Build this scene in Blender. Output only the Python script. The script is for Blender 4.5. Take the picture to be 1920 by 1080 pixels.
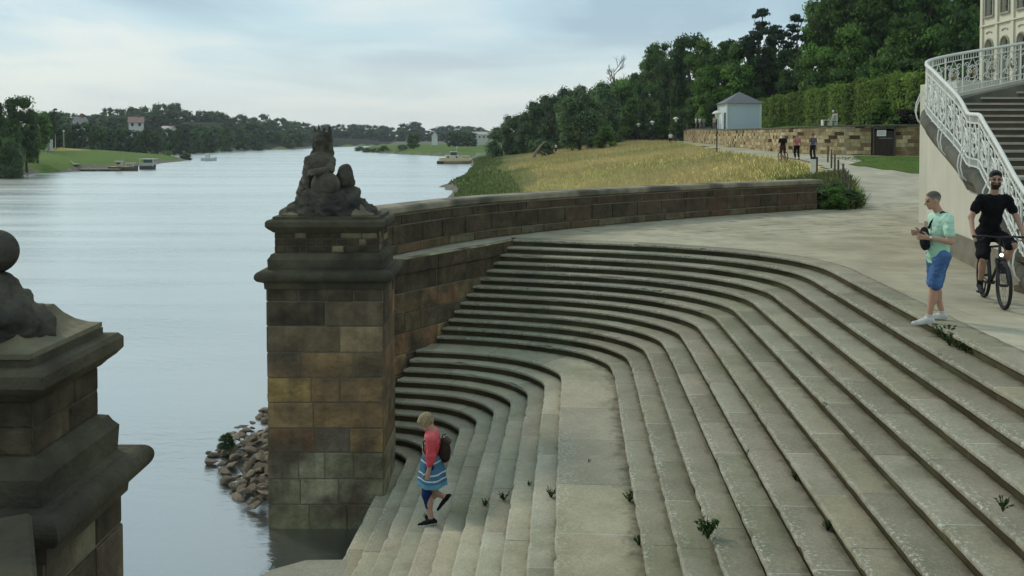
import bpy, bmesh, math, random
import numpy as np
from math import radians as R, sin, cos, pi
from mathutils import Vector, Matrix, noise
for o in list(bpy.data.objects): bpy.data.objects.remove(o)
S=bpy.context.scene; COL=S.collection
random.seed(7); np.random.seed(7)
# ---------------------------------------------------------------- camera, sky, sun, exposure
F=1700.; PIT=.03; H=2.5; HOR=258.; CY=HOR+F*math.tan(PIT)
cam=bpy.data.objects.new('camera',bpy.data.cameras.new('camera')); COL.objects.link(cam); S.camera=cam
cam.location=(0,0,H); cam.rotation_euler=(pi/2-PIT,0,0)
cam.data.sensor_width=36; cam.data.lens=36*F/1920; cam.data.shift_y=-(540-CY)/1920
cam.data.clip_start=.1; cam.data.clip_end=6000
S.render.resolution_x=1024; S.render.resolution_y=576
W=bpy.data.worlds.new('World'); S.world=W; W.use_nodes=True
SUN_EL,SUN_AZ=R(38),R(-50)       # azimuth from +Y towards +X
def build_world():
    nt=W.node_tree; n=nt.nodes; l=nt.links; n.clear()
    out=n.new('ShaderNodeOutputWorld'); bg=n.new('ShaderNodeBackground'); bg.inputs[1].default_value=.1
    sky=n.new('ShaderNodeTexSky'); sky.sky_type='NISHITA'; sky.sun_disc=False; sky.sun_elevation=SUN_EL; sky.sun_rotation=SUN_AZ
    sky.air_density=1.2; sky.dust_density=2
    tc=n.new('ShaderNodeTexCoord'); sep=n.new('ShaderNodeSeparateXYZ'); l.new(tc.outputs['Generated'],sep.inputs[0])
    # cloud deck: project the view direction onto a flat layer
    zc=n.new('ShaderNodeMath'); zc.operation='MAXIMUM'; zc.inputs[1].default_value=.0; l.new(sep.outputs[2],zc.inputs[0])
    za=n.new('ShaderNodeMath'); za.operation='ADD'; za.inputs[1].default_value=.09; l.new(zc.outputs[0],za.inputs[0])
    dx=n.new('ShaderNodeMath'); dx.operation='DIVIDE'; l.new(sep.outputs[0],dx.inputs[0]); l.new(za.outputs[0],dx.inputs[1])
    dy=n.new('ShaderNodeMath'); dy.operation='DIVIDE'; l.new(sep.outputs[1],dy.inputs[0]); l.new(za.outputs[0],dy.inputs[1])
    cb=n.new('ShaderNodeCombineXYZ'); l.new(dx.outputs[0],cb.inputs[0]); l.new(dy.outputs[0],cb.inputs[1])
    nz=n.new('ShaderNodeTexNoise'); nz.inputs['Scale'].default_value=.7; nz.inputs['Detail'].default_value=5; nz.inputs['Roughness'].default_value=.5; nz.inputs['Distortion'].default_value=.4
    mp=n.new('ShaderNodeMapping'); mp.inputs['Location'].default_value=(7.3,2.2,0); mp.inputs['Scale'].default_value=(1,.75,1); l.new(cb.outputs[0],mp.inputs[0]); l.new(mp.outputs[0],nz.inputs['Vector'])
    rp=n.new('ShaderNodeValToRGB'); e=rp.color_ramp.elements
    e[0].position=.36; e[0].color=(3.9,5.4,6.4,1); e[1].position=.64; e[1].color=(7.2,8.1,8.1,1)
    m=e.new if hasattr(e,'new') else None
    k=rp.color_ramp.elements.new(.5); k.color=(5.2,7.0,7.8,1)
    l.new(nz.outputs[0],rp.inputs[0])
    # horizon band of thin bright cloud
    hr=n.new('ShaderNodeValToRGB'); h=hr.color_ramp.elements
    h[0].position=.0; h[0].color=(1,1,1,1); h[1].position=.12; h[1].color=(0,0,0,1); l.new(sep.outputs[2],hr.inputs[0])
    mh=n.new('ShaderNodeMix'); mh.data_type='RGBA'; mh.inputs['B'].default_value=(7.6,8.1,7.7,1)
    l.new(hr.outputs[0],mh.inputs['Factor']); l.new(rp.outputs[0],mh.inputs['A'])
    mx=n.new('ShaderNodeMix'); mx.data_type='RGBA'; mx.inputs['Factor'].default_value=.9
    l.new(sky.outputs[0],mx.inputs['A']); l.new(mh.outputs['Result'],mx.inputs['B'])
    l.new(mx.outputs['Result'],bg.inputs[0]); l.new(bg.outputs[0],out.inputs[0])
build_world()
sl=bpy.data.lights.new('sun','SUN'); sl.energy=1.5; sl.angle=R(10); sl.color=(1,.92,.78)
so=bpy.data.objects.new('sun',sl); COL.objects.link(so)
sd=Vector((sin(SUN_AZ)*cos(SUN_EL),cos(SUN_AZ)*cos(SUN_EL),sin(SUN_EL))); so.rotation_euler=sd.to_track_quat('Z','Y').to_euler()
S.view_settings.view_transform='Standard'; S.view_settings.look='None'; S.view_settings.exposure=.1; S.view_settings.gamma=1
S.render.engine='CYCLES'
# ---------------------------------------------------------------- helpers
def at(px,py,z=None,D=None):
    """world point seen at photo pixel (px,py) on height z or at distance D"""
    x=(px-960)/F; y=(CY-py)/F; c,s=cos(PIT),sin(PIT)
    d=Vector((x,c+y*s,-s+y*c)); t=(z-H)/d.z if z is not None else D/d.y
    return d*t+Vector((0,0,H))
def X(px,D): return (px-960)/F*D
def Z(py,D): return H+(HOR-py)/F*D
def lin(c): return c/12.92 if c<=.04045 else ((c+.055)/1.055)**2.4
def sr(r,g,b,k=1.): return (min(lin(r/255)*k,.9),min(lin(g/255)*k,.9),min(lin(b/255)*k,.9))
class MB:
    def __init__(s): s.v=[]; s.f=[]; s.c=[]; s.uv=None
    def add(s,vs,fs,col=(1,1,1)):
        b=len(s.v); s.v+= [tuple(v) for v in vs]
        for f in fs: s.f.append(tuple(i+b for i in f)); s.c.append(col)
    def quad(s,a,b,c,d,col=(1,1,1)): s.add([a,b,c,d],[(0,1,2,3)],col)
    def box(s,c,sz,rz=0,col=(1,1,1),M=None,taper=1.):
        x,y,z=sz[0]/2,sz[1]/2,sz[2]/2; vs=[]
        for k,t in ((-1,1),(1,taper)):
            for i,j in ((-1,-1),(1,-1),(1,1),(-1,1)): vs.append(Vector((i*x*t,j*y*t,k*z)))
        if M: vs=[M@v for v in vs]
        elif rz: vs=[Vector((v.x*cos(rz)-v.y*sin(rz),v.x*sin(rz)+v.y*cos(rz),v.z)) for v in vs]
        vs=[v+Vector(c) for v in vs]
        s.add(vs,[(3,2,1,0),(4,5,6,7),(0,1,5,4),(1,2,6,5),(2,3,7,6),(3,0,4,7)],col)
    def tube(s,pts,r,n=6,col=(1,1,1),cap=True):
        pts=[Vector(p) for p in pts]; rs=r if isinstance(r,(list,tuple)) else [r]*len(pts)
        base=len(s.v); prev=None
        for i,p in enumerate(pts):
            t=(pts[min(i+1,len(pts)-1)]-pts[max(i-1,0)]); t=t.normalized() if t.length>1e-9 else Vector((0,0,1))
            if prev is None:
                a=Vector((0,0,1)) if abs(t.z)<.9 else Vector((1,0,0)); u=t.cross(a).normalized()
            else:
                u=(prev-t*prev.dot(t)); u=u.normalized() if u.length>1e-6 else t.orthogonal().normalized()
            prev=u; w=t.cross(u)
            for k in range(n):
                a=2*pi*k/n; s.v.append(tuple(p+(u*cos(a)+w*sin(a))*rs[i]))
        for i in range(len(pts)-1):
            for k in range(n):
                a=base+i*n+k; b=base+i*n+(k+1)%n; s.f.append((a,b,b+n,a+n)); s.c.append(col)
        if cap:
            s.f.append(tuple(base+k for k in range(n))[::-1]); s.c.append(col)
            s.f.append(tuple(base+(len(pts)-1)*n+k for k in range(n))); s.c.append(col)
    def lathe(s,prof,c=(0,0,0),n=16,col=(1,1,1),sx=1,sy=1,sq=0):
        b=len(s.v)
        for r,z in prof:
            for k in range(n):
                a=2*pi*k/n; s.v.append((c[0]+r*cos(a)*sx,c[1]+r*sin(a)*sy,c[2]+z))
        for i in range(len(prof)-1):
            for k in range(n):
                a=b+i*n+k; d=b+i*n+(k+1)%n; s.f.append((a,d,d+n,a+n)); s.c.append(col)
    def ell(s,c,r,n=10,m=7,col=(1,1,1),M=None):
        b=len(s.v)
        for i in range(m+1):
            th=pi*i/m
            for k in range(n):
                a=2*pi*k/n; v=Vector((r[0]*sin(th)*cos(a),r[1]*sin(th)*sin(a),r[2]*cos(th)))
                if M: v=M@v
                s.v.append(tuple(v+Vector(c)))
        for i in range(m):
            for k in range(n):
                a=b+i*n+k; d=b+i*n+(k+1)%n; s.f.append((a,a+n,d+n,d)); s.c.append(col)
    def build(s,name,mat,parent=None,smooth=False):
        me=bpy.data.meshes.new(name); me.from_pydata(s.v,[],s.f); me.update()
        ca=me.color_attributes.new('Col','FLOAT_COLOR','CORNER')
        ar=np.ones((len(me.loops),4),np.float32); ls=np.array([len(f) for f in s.f]); cc=np.array(s.c,np.float32)
        if len(ls): ar[:,:3]=np.repeat(cc,ls,axis=0)
        ca.data.foreach_set('color',ar.ravel())
        if s.uv is not None:
            ul=me.uv_layers.new(name='UVMap'); vi=np.zeros(len(me.loops),np.int32); me.loops.foreach_get('vertex_index',vi)
            ul.data.foreach_set('uv',np.array(s.uv,np.float32)[vi].ravel())
        if smooth: me.polygons.foreach_set('use_smooth',[True]*len(me.polygons))
        if mat: me.materials.append(mat)
        o=bpy.data.objects.new(name,me); COL.objects.link(o)
        if parent: o.parent=parent
        return o
def thing(name,label,cat,loc=(0,0,0),rz=0,group=None):
    o=bpy.data.objects.new(name,None); o.empty_display_size=.2; COL.objects.link(o); o.location=loc; o.rotation_euler=(0,0,rz)
    tag(o,label,cat,group); return o
def tag(o,label,cat,group=None):
    o['label']=label; o['category']=cat
    if group: o['group']=group
    return o
def struct(o,kind='structure'): o['kind']=kind; return o
def dup(root,loc,rz=0,label=None,group=None,scale=None):
    r=root.copy(); COL.objects.link(r); r.location=loc; r.rotation_euler=(0,0,rz)
    if scale is not None: r.scale=scale
    if label: r['label']=label
    if group: r['group']=group
    for ch in list(root.children):
        c=ch.copy(); COL.objects.link(c); c.parent=r
        for g in list(ch.children):
            d=g.copy(); COL.objects.link(d); d.parent=c
    return r
# ---------------------------------------------------------------- materials
def mat(name,col=(.5,.5,.5),rough=.8,var=.25,scale=3.,bump=.2,bscale=None,attr=False,col2=None,metal=0,spec=.3,detail=6,stretch=(1,1,1),trans=0,streak=0,objrand=0,scl2=None):
    m=bpy.data.materials.new(name); m.use_nodes=True; nt=m.node_tree; n=nt.nodes; l=nt.links
    b=n['Principled BSDF']; b.inputs['Roughness'].default_value=rough; b.inputs['Metallic'].default_value=metal; b.inputs['Specular IOR Level'].default_value=spec
    tc=n.new('ShaderNodeTexCoord'); mp=n.new('ShaderNodeMapping'); mp.inputs['Scale'].default_value=stretch; l.new(tc.outputs['Object'],mp.inputs[0])
    nz=n.new('ShaderNodeTexNoise'); nz.inputs['Scale'].default_value=scale; nz.inputs['Detail'].default_value=detail; nz.inputs['Roughness'].default_value=.62; l.new(mp.outputs[0],nz.inputs['Vector'])
    if attr:
        a=n.new('ShaderNodeAttribute'); a.attribute_name='Col'; src=a.outputs['Color']
        if col!=(.5,.5,.5):
            mm=n.new('ShaderNodeMix'); mm.data_type='RGBA'; mm.blend_type='MULTIPLY'; mm.inputs['Factor'].default_value=1; mm.inputs['B'].default_value=(*col,1); l.new(src,mm.inputs['A']); src=mm.outputs['Result']
    else:
        a=n.new('ShaderNodeRGB'); a.outputs[0].default_value=(*col,1); src=a.outputs[0]
    if col2:
        n2=n.new('ShaderNodeTexNoise'); n2.inputs['Scale'].default_value=scl2 or scale*.37; n2.inputs['Detail'].default_value=5; l.new(mp.outputs[0],n2.inputs['Vector'])
        r2=n.new('ShaderNodeMapRange'); r2.inputs[1].default_value=.45; r2.inputs[2].default_value=.62; l.new(n2.outputs[0],r2.inputs[0])
        mm=n.new('ShaderNodeMix'); mm.data_type='RGBA'; mm.inputs['B'].default_value=(*col2,1); l.new(r2.outputs[0],mm.inputs['Factor']); l.new(src,mm.inputs['A']); src=mm.outputs['Result']
    mr=n.new('ShaderNodeMapRange'); mr.inputs[1].default_value=.25; mr.inputs[2].default_value=.75; mr.inputs[3].default_value=1-var; mr.inputs[4].default_value=1+var; l.new(nz.outputs[0],mr.inputs[0])
    vm=n.new('ShaderNodeVectorMath'); vm.operation='SCALE'; l.new(src,vm.inputs[0]); l.new(mr.outputs[0],vm.inputs['Scale']); src=vm.outputs[0]
    if streak:
        sp=n.new('ShaderNodeMapping'); sp.inputs['Scale'].default_value=(6,6,.5); l.new(tc.outputs['Object'],sp.inputs[0])
        sn=n.new('ShaderNodeTexNoise'); sn.inputs['Scale'].default_value=1; sn.inputs['Detail'].default_value=4; l.new(sp.outputs[0],sn.inputs['Vector'])
        s2=n.new('ShaderNodeMapRange'); s2.inputs[1].default_value=.3; s2.inputs[2].default_value=.7; s2.inputs[3].default_value=1+streak*.5; s2.inputs[4].default_value=1-streak; l.new(sn.outputs[0],s2.inputs[0])
        v2=n.new('ShaderNodeVectorMath'); v2.operation='SCALE'; l.new(src,v2.inputs[0]); l.new(s2.outputs[0],v2.inputs['Scale']); src=v2.outputs[0]
    if objrand:
        oi=n.new('ShaderNodeObjectInfo'); r3=n.new('ShaderNodeMapRange'); r3.inputs[3].default_value=1-objrand; r3.inputs[4].default_value=1+objrand; l.new(oi.outputs['Random'],r3.inputs[0])
        v3=n.new('ShaderNodeVectorMath'); v3.operation='SCALE'; l.new(src,v3.inputs[0]); l.new(r3.outputs[0],v3.inputs['Scale']); src=v3.outputs[0]
    l.new(src,b.inputs['Base Color'])
    if bump:
        nb=n.new('ShaderNodeTexNoise'); nb.inputs['Scale'].default_value=bscale or scale*5; nb.inputs['Detail'].default_value=6; l.new(mp.outputs[0],nb.inputs['Vector'])
        bp=n.new('ShaderNodeBump'); bp.inputs['Strength'].default_value=bump; bp.inputs['Distance'].default_value=.03; l.new(nb.outputs[0],bp.inputs['Height']); l.new(bp.outputs[0],b.inputs['Normal'])
    if trans:
        out=n['Material Output']; tr=n.new('ShaderNodeBsdfTranslucent'); l.new(src,tr.inputs[0]); ms=n.new('ShaderNodeMixShader'); ms.inputs[0].default_value=trans
        l.new(b.outputs[0],ms.inputs[1]); l.new(tr.outputs[0],ms.inputs[2]); l.new(ms.outputs[0],out.inputs[0])
    return m
M_BLOCK=mat('masonry_stone',attr=True,rough=.95,var=.4,scale=5,bump=1.,bscale=15,spec=.15,streak=.2,col2=(.11,.085,.055),scl2=1.3)
M_RUBBLE=mat('rubble_stone',attr=True,rough=.95,var=.4,scale=4,bump=.9,bscale=12,spec=.1,streak=.15)
M_MORT=mat('mortar',(.16,.14,.1),rough=1,var=.3,scale=6)
M_CAP=mat('coping_stone',(.092,.082,.054),rough=.95,var=.45,scale=2.5,bump=.6,bscale=24,col2=(.055,.048,.034),spec=.15)
M_PLASTER=mat('cream_plaster',(.55,.53,.43),rough=.9,var=.08,scale=.8,bump=.1,bscale=20,streak=.06)
M_CREAM=mat('palace_plaster',(.6,.58,.46),rough=.9,var=.06,scale=.5,bump=.05)
M_WHITE=mat('white_paint',(.66,.66,.6),rough=.5,var=.08,scale=4,bump=.05)
M_IRON=mat('dark_iron',(.02,.02,.022),rough=.5,var=.2,scale=8,bump=.1)
M_GLASS=mat('dark_window_glass',(.02,.025,.03),rough=.15,var=.3,scale=1,bump=0,spec=.5)
M_LEAF=mat('foliage',attr=True,rough=.65,var=.25,scale=.6,bump=0,trans=.38,objrand=.28,spec=.2)
M_BARK=mat('bark',(.07,.055,.04),rough=.95,var=.3,scale=3,bump=.6,bscale=12)
M_WOOD=mat('weathered_wood',(.09,.075,.055),rough=.9,var=.3,scale=4,bump=.4,stretch=(1,1,.2))
M_GRASS=mat('grass_blades',attr=True,rough=.8,var=.2,scale=.3,bump=0,trans=.3,spec=.1)
M_ROCK=mat('river_rock',(.19,.155,.11),rough=.9,var=.35,scale=3,bump=.6,bscale=14,objrand=.35,spec=.2)
M_METAL=mat('painted_metal',attr=True,rough=.55,var=.1,scale=2,bump=.05)
M_CLOTH=mat('cloth',attr=True,rough=.9,var=.22,scale=7,bump=1.,bscale=9,spec=.1)
M_SKIN=mat('skin',attr=True,rough=.6,var=.06,scale=14,bump=.05,spec=.35)
M_HAIR=mat('hair',attr=True,rough=.7,var=.35,scale=60,bump=.5,bscale=90,spec=.3)
STEPS=[[[0.009,22.17],[1.006,21.845],[1.968,21.515],[2.871,21.168],[3.69,20.776],[4.399,20.315],[4.987,19.793],[5.446,19.24],[5.761,18.678],[5.94,18.14],[6.016,17.671],[6.034,17.311],[6.03,17.061],[6.017,16.835],[5.991,16.503],[5.95,15.982],[5.896,15.251],[5.825,14.312],[5.734,13.165],[5.632,11.809],[5.523,10.244],[5.399,8.47],[5.253,6.487],[5.092,4.309],[4.924,2.0]],[[-0.154,21.898],[0.797,21.591],[1.716,21.283],[2.58,20.959],[3.363,20.591],[4.043,20.157],[4.607,19.663],[5.048,19.137],[5.36,18.605],[5.546,18.097],[5.632,17.653],[5.658,17.31],[5.657,17.07],[5.644,16.847],[5.619,16.515],[5.58,15.993],[5.529,15.262],[5.461,14.322],[5.375,13.174],[5.276,11.817],[5.169,10.25],[5.047,8.475],[4.906,6.491],[4.751,4.311],[4.589,2.0]],[[-0.312,21.634],[0.594,21.346],[1.471,21.058],[2.295,20.755],[3.044,20.41],[3.695,20.002],[4.235,19.536],[4.66,19.038],[4.966,18.535],[5.158,18.055],[5.254,17.635],[5.285,17.31],[5.287,17.078],[5.276,16.858],[5.252,16.526],[5.215,16.004],[5.167,15.272],[5.102,14.332],[5.019,13.182],[4.922,11.824],[4.817,10.257],[4.697,8.48],[4.561,6.494],[4.411,4.313],[4.253,2.0]],[[-0.466,21.38],[0.398,21.109],[1.233,20.84],[2.018,20.558],[2.733,20.235],[3.355,19.851],[3.872,19.413],[4.281,18.941],[4.581,18.466],[4.777,18.015],[4.88,17.618],[4.917,17.309],[4.923,17.086],[4.912,16.87],[4.89,16.538],[4.855,16.015],[4.809,15.283],[4.746,14.341],[4.666,13.191],[4.572,11.832],[4.468,10.263],[4.35,8.485],[4.216,6.498],[4.07,4.314],[3.916,2.0]],[[-0.614,21.134],[0.207,20.881],[1.001,20.631],[1.749,20.367],[2.429,20.064],[3.023,19.704],[3.518,19.292],[3.91,18.848],[4.204,18.4],[4.401,17.975],[4.51,17.601],[4.553,17.309],[4.562,17.095],[4.554,16.881],[4.533,16.55],[4.5,16.026],[4.455,15.293],[4.395,14.351],[4.316,13.2],[4.224,11.84],[4.121,10.27],[4.004,8.49],[3.873,6.502],[3.73,4.316],[3.579,2.0]],[[-0.758,20.897],[0.022,20.662],[0.776,20.429],[1.486,20.182],[2.133,19.898],[2.699,19.561],[3.172,19.174],[3.548,18.757],[3.835,18.336],[4.032,17.937],[4.146,17.585],[4.194,17.308],[4.206,17.103],[4.2,16.893],[4.181,16.562],[4.15,16.038],[4.106,15.304],[4.047,14.361],[3.97,13.209],[3.879,11.848],[3.776,10.277],[3.66,8.496],[3.531,6.505],[3.389,4.318],[3.24,2.0]],[[-0.897,20.669],[-0.157,20.452],[0.558,20.234],[1.23,20.003],[1.844,19.737],[2.383,19.422],[2.834,19.06],[3.196,18.669],[3.474,18.274],[3.67,17.9],[3.786,17.569],[3.838,17.308],[3.854,17.112],[3.851,16.905],[3.834,16.574],[3.804,16.05],[3.762,15.316],[3.702,14.372],[3.626,13.219],[3.536,11.856],[3.434,10.283],[3.319,8.501],[3.19,6.509],[3.049,4.32],[2.901,2.0]],[[-1.03,20.45],[-0.33,20.25],[0.346,20.048],[0.982,19.831],[1.563,19.581],[2.075,19.286],[2.505,18.949],[2.852,18.583],[3.121,18.215],[3.314,17.864],[3.43,17.554],[3.487,17.308],[3.507,17.121],[3.507,16.917],[3.492,16.587],[3.464,16.062],[3.422,15.327],[3.362,14.382],[3.286,13.228],[3.196,11.864],[3.094,10.29],[2.979,8.506],[2.85,6.513],[2.71,4.322],[2.56,2.0]],[[-1.159,20.24],[-0.498,20.057],[0.141,19.869],[0.741,19.664],[1.29,19.429],[1.775,19.155],[2.184,18.84],[2.517,18.501],[2.777,18.158],[2.964,17.83],[3.08,17.539],[3.14,17.308],[3.164,17.13],[3.167,16.929],[3.155,16.599],[3.129,16.074],[3.086,15.338],[3.026,14.393],[2.949,13.238],[2.859,11.873],[2.756,10.297],[2.641,8.512],[2.512,6.516],[2.37,4.324],[2.219,2.0]],[[-1.284,20.038],[-0.659,19.872],[-0.057,19.697],[0.508,19.504],[1.025,19.283],[1.483,19.027],[1.872,18.735],[2.191,18.421],[2.441,18.103],[2.62,17.797],[2.734,17.524],[2.797,17.308],[2.826,17.139],[2.832,16.942],[2.823,16.612],[2.798,16.086],[2.755,15.35],[2.693,14.404],[2.616,13.248],[2.525,11.881],[2.421,10.304],[2.305,8.517],[2.175,6.52],[2.031,4.326],[1.877,2.0]],[[-1.403,19.846],[-0.815,19.696],[-0.249,19.534],[0.281,19.35],[0.767,19.142],[1.199,18.903],[1.568,18.633],[1.874,18.344],[2.113,18.05],[2.283,17.765],[2.393,17.51],[2.459,17.308],[2.492,17.148],[2.502,16.954],[2.496,16.624],[2.473,16.098],[2.428,15.361],[2.364,14.415],[2.285,13.257],[2.193,11.89],[2.089,10.312],[1.971,8.523],[1.839,6.524],[1.691,4.328],[1.535,2.0]],[[-1.517,19.662],[-0.964,19.529],[-0.434,19.378],[0.062,19.202],[0.516,19.005],[0.922,18.783],[1.273,18.535],[1.566,18.27],[1.793,18.0],[1.952,17.734],[2.056,17.496],[2.124,17.308],[2.162,17.157],[2.177,16.967],[2.175,16.637],[2.153,16.11],[2.106,15.373],[2.039,14.426],[1.958,13.268],[1.864,11.899],[1.758,10.319],[1.639,8.529],[1.504,6.528],[1.352,4.33],[1.191,2.0]],[[-1.627,19.487],[-1.108,19.37],[-0.612,19.229],[-0.15,19.061],[0.274,18.874],[0.654,18.667],[0.987,18.439],[1.267,18.199],[1.482,17.951],[1.627,17.704],[1.725,17.482],[1.794,17.308],[1.837,17.166],[1.857,16.979],[1.858,16.65],[1.837,16.123],[1.789,15.385],[1.718,14.437],[1.634,13.278],[1.538,11.908],[1.43,10.326],[1.309,8.534],[1.17,6.532],[1.013,4.332],[0.846,2.0]],[[-2.017,18.872],[-1.576,18.805],[-1.153,18.721],[-0.761,18.605],[-0.404,18.456],[-0.086,18.281],[0.188,18.086],[0.414,17.878],[0.587,17.663],[0.712,17.453],[0.801,17.268],[0.863,17.123],[0.9,16.997],[0.914,16.817],[0.904,16.493],[0.871,15.972],[0.817,15.243],[0.75,14.305],[0.673,13.158],[0.588,11.803],[0.494,10.238],[0.387,8.465],[0.263,6.484],[0.124,4.307],[-0.024,2.0]],[[-2.12,18.651],[-1.711,18.585],[-1.318,18.505],[-0.954,18.398],[-0.621,18.262],[-0.326,18.101],[-0.072,17.92],[0.138,17.725],[0.298,17.526],[0.414,17.331],[0.497,17.159],[0.555,17.023],[0.589,16.904],[0.6,16.727],[0.589,16.405],[0.557,15.887],[0.505,15.162],[0.44,14.23],[0.365,13.09],[0.282,11.743],[0.19,10.188],[0.086,8.426],[-0.033,6.457],[-0.166,4.293],[-0.307,2.0]],[[-2.222,18.431],[-1.846,18.365],[-1.484,18.289],[-1.146,18.192],[-0.839,18.068],[-0.566,17.921],[-0.331,17.754],[-0.139,17.573],[0.01,17.388],[0.117,17.208],[0.193,17.05],[0.246,16.924],[0.277,16.81],[0.286,16.637],[0.275,16.317],[0.243,15.802],[0.193,15.082],[0.13,14.155],[0.057,13.023],[-0.024,11.684],[-0.114,10.138],[-0.215,8.387],[-0.33,6.43],[-0.457,4.279],[-0.591,2.0]],[[-2.325,18.211],[-1.981,18.145],[-1.649,18.073],[-1.339,17.985],[-1.056,17.874],[-0.805,17.741],[-0.591,17.587],[-0.415,17.421],[-0.279,17.251],[-0.181,17.086],[-0.111,16.94],[-0.062,16.825],[-0.034,16.717],[-0.028,16.546],[-0.04,16.229],[-0.071,15.717],[-0.119,15.001],[-0.179,14.08],[-0.25,12.955],[-0.33,11.624],[-0.418,10.088],[-0.517,8.348],[-0.626,6.402],[-0.747,4.265],[-0.875,2.0]],[[-2.428,17.99],[-2.116,17.925],[-1.814,17.857],[-1.531,17.778],[-1.273,17.68],[-1.045,17.561],[-0.85,17.421],[-0.691,17.269],[-0.568,17.113],[-0.479,16.963],[-0.415,16.831],[-0.371,16.725],[-0.346,16.624],[-0.341,16.456],[-0.354,16.141],[-0.385,15.632],[-0.431,14.921],[-0.489,14.006],[-0.558,12.887],[-0.636,11.564],[-0.722,10.038],[-0.818,8.309],[-0.923,6.375],[-1.037,4.251],[-1.159,2.0]],[[-2.531,17.77],[-2.25,17.705],[-1.979,17.641],[-1.724,17.571],[-1.49,17.487],[-1.285,17.38],[-1.11,17.255],[-0.967,17.117],[-0.856,16.976],[-0.776,16.84],[-0.719,16.722],[-0.679,16.626],[-0.658,16.53],[-0.655,16.366],[-0.669,16.053],[-0.698,15.547],[-0.743,14.84],[-0.799,13.931],[-0.866,12.819],[-0.942,11.505],[-1.026,9.988],[-1.119,8.269],[-1.219,6.348],[-1.328,4.237],[-1.443,2.0]],[[-2.634,17.55],[-2.385,17.486],[-2.144,17.425],[-1.916,17.364],[-1.707,17.293],[-1.524,17.2],[-1.369,17.088],[-1.243,16.965],[-1.145,16.838],[-1.074,16.718],[-1.023,16.612],[-0.987,16.527],[-0.969,16.437],[-0.969,16.276],[-0.983,15.965],[-1.012,15.462],[-1.055,14.759],[-1.109,13.856],[-1.173,12.751],[-1.248,11.445],[-1.33,9.938],[-1.42,8.23],[-1.515,6.321],[-1.618,4.223],[-1.726,2.0]],[[-2.736,17.33],[-2.52,17.266],[-2.309,17.209],[-2.109,17.158],[-1.925,17.099],[-1.764,17.02],[-1.629,16.922],[-1.519,16.813],[-1.434,16.701],[-1.371,16.595],[-1.326,16.503],[-1.296,16.428],[-1.281,16.344],[-1.283,16.185],[-1.298,15.877],[-1.326,15.377],[-1.367,14.679],[-1.419,13.781],[-1.481,12.683],[-1.553,11.386],[-1.634,9.888],[-1.721,8.191],[-1.812,6.294],[-1.908,4.209],[-2.01,2.0]],[[-2.839,17.109],[-2.655,17.046],[-2.475,16.993],[-2.301,16.951],[-2.142,16.905],[-2.003,16.84],[-1.888,16.756],[-1.795,16.66],[-1.723,16.564],[-1.669,16.473],[-1.63,16.394],[-1.604,16.328],[-1.593,16.251],[-1.596,16.095],[-1.613,15.789],[-1.64,15.292],[-1.679,14.598],[-1.729,13.706],[-1.789,12.615],[-1.859,11.326],[-1.938,9.838],[-2.022,8.152],[-2.108,6.267],[-2.199,4.195],[-2.294,2.0]],[[-2.942,16.889],[-2.79,16.826],[-2.64,16.777],[-2.494,16.744],[-2.359,16.711],[-2.243,16.66],[-2.148,16.589],[-2.071,16.508],[-2.011,16.426],[-1.966,16.35],[-1.934,16.284],[-1.913,16.229],[-1.904,16.157],[-1.91,16.005],[-1.927,15.7],[-1.954,15.207],[-1.991,14.518],[-2.039,13.631],[-2.097,12.547],[-2.165,11.266],[-2.243,9.788],[-2.323,8.113],[-2.404,6.24],[-2.489,4.182],[-2.578,2.0]],[[-3.045,16.669],[-2.925,16.606],[-2.805,16.561],[-2.686,16.537],[-2.576,16.518],[-2.483,16.48],[-2.407,16.423],[-2.348,16.356],[-2.3,16.289],[-2.264,16.227],[-2.238,16.175],[-2.221,16.13],[-2.216,16.064],[-2.224,15.914],[-2.242,15.612],[-2.268,15.122],[-2.303,14.437],[-2.348,13.556],[-2.404,12.479],[-2.471,11.207],[-2.547,9.738],[-2.624,8.074],[-2.701,6.213],[-2.779,4.168],[-2.862,2.0]]]
# ---------------------------------------------------------------- terrain profile
def ip(x,xs,ys): return np.interp(x,xs,ys)
SHY=[10,15,22,60,88,101,108.6,120,133,146,170,203,251,285,319,376,479,585,700,760]
SHX=[-4,-4.3,-5.4,-6,-6.8,-7.1,-7.2,-9.5,-8.8,-8.2,-9,-9.3,-11.8,-13,-26,-54,-82,-93,-90,-30]
LFY=[-100,100,155,178,257,270,300,421,502,620,760]
LFX=[-86,-86,-87,-82,-92,-112,-125,-139,-122,-118,-100]
PTY=[0,34,46,58,78,130,160,220,300,420]; PTX=[12.6,12.8,16.6,18.6,18.2,23.5,24.2,28,34,40]
ZPY=[0,34,60,78,130,200,300,600]; ZPZ=[-.05,-.03,1.05,1.3,1.9,1.8,.6,-.6]
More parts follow.
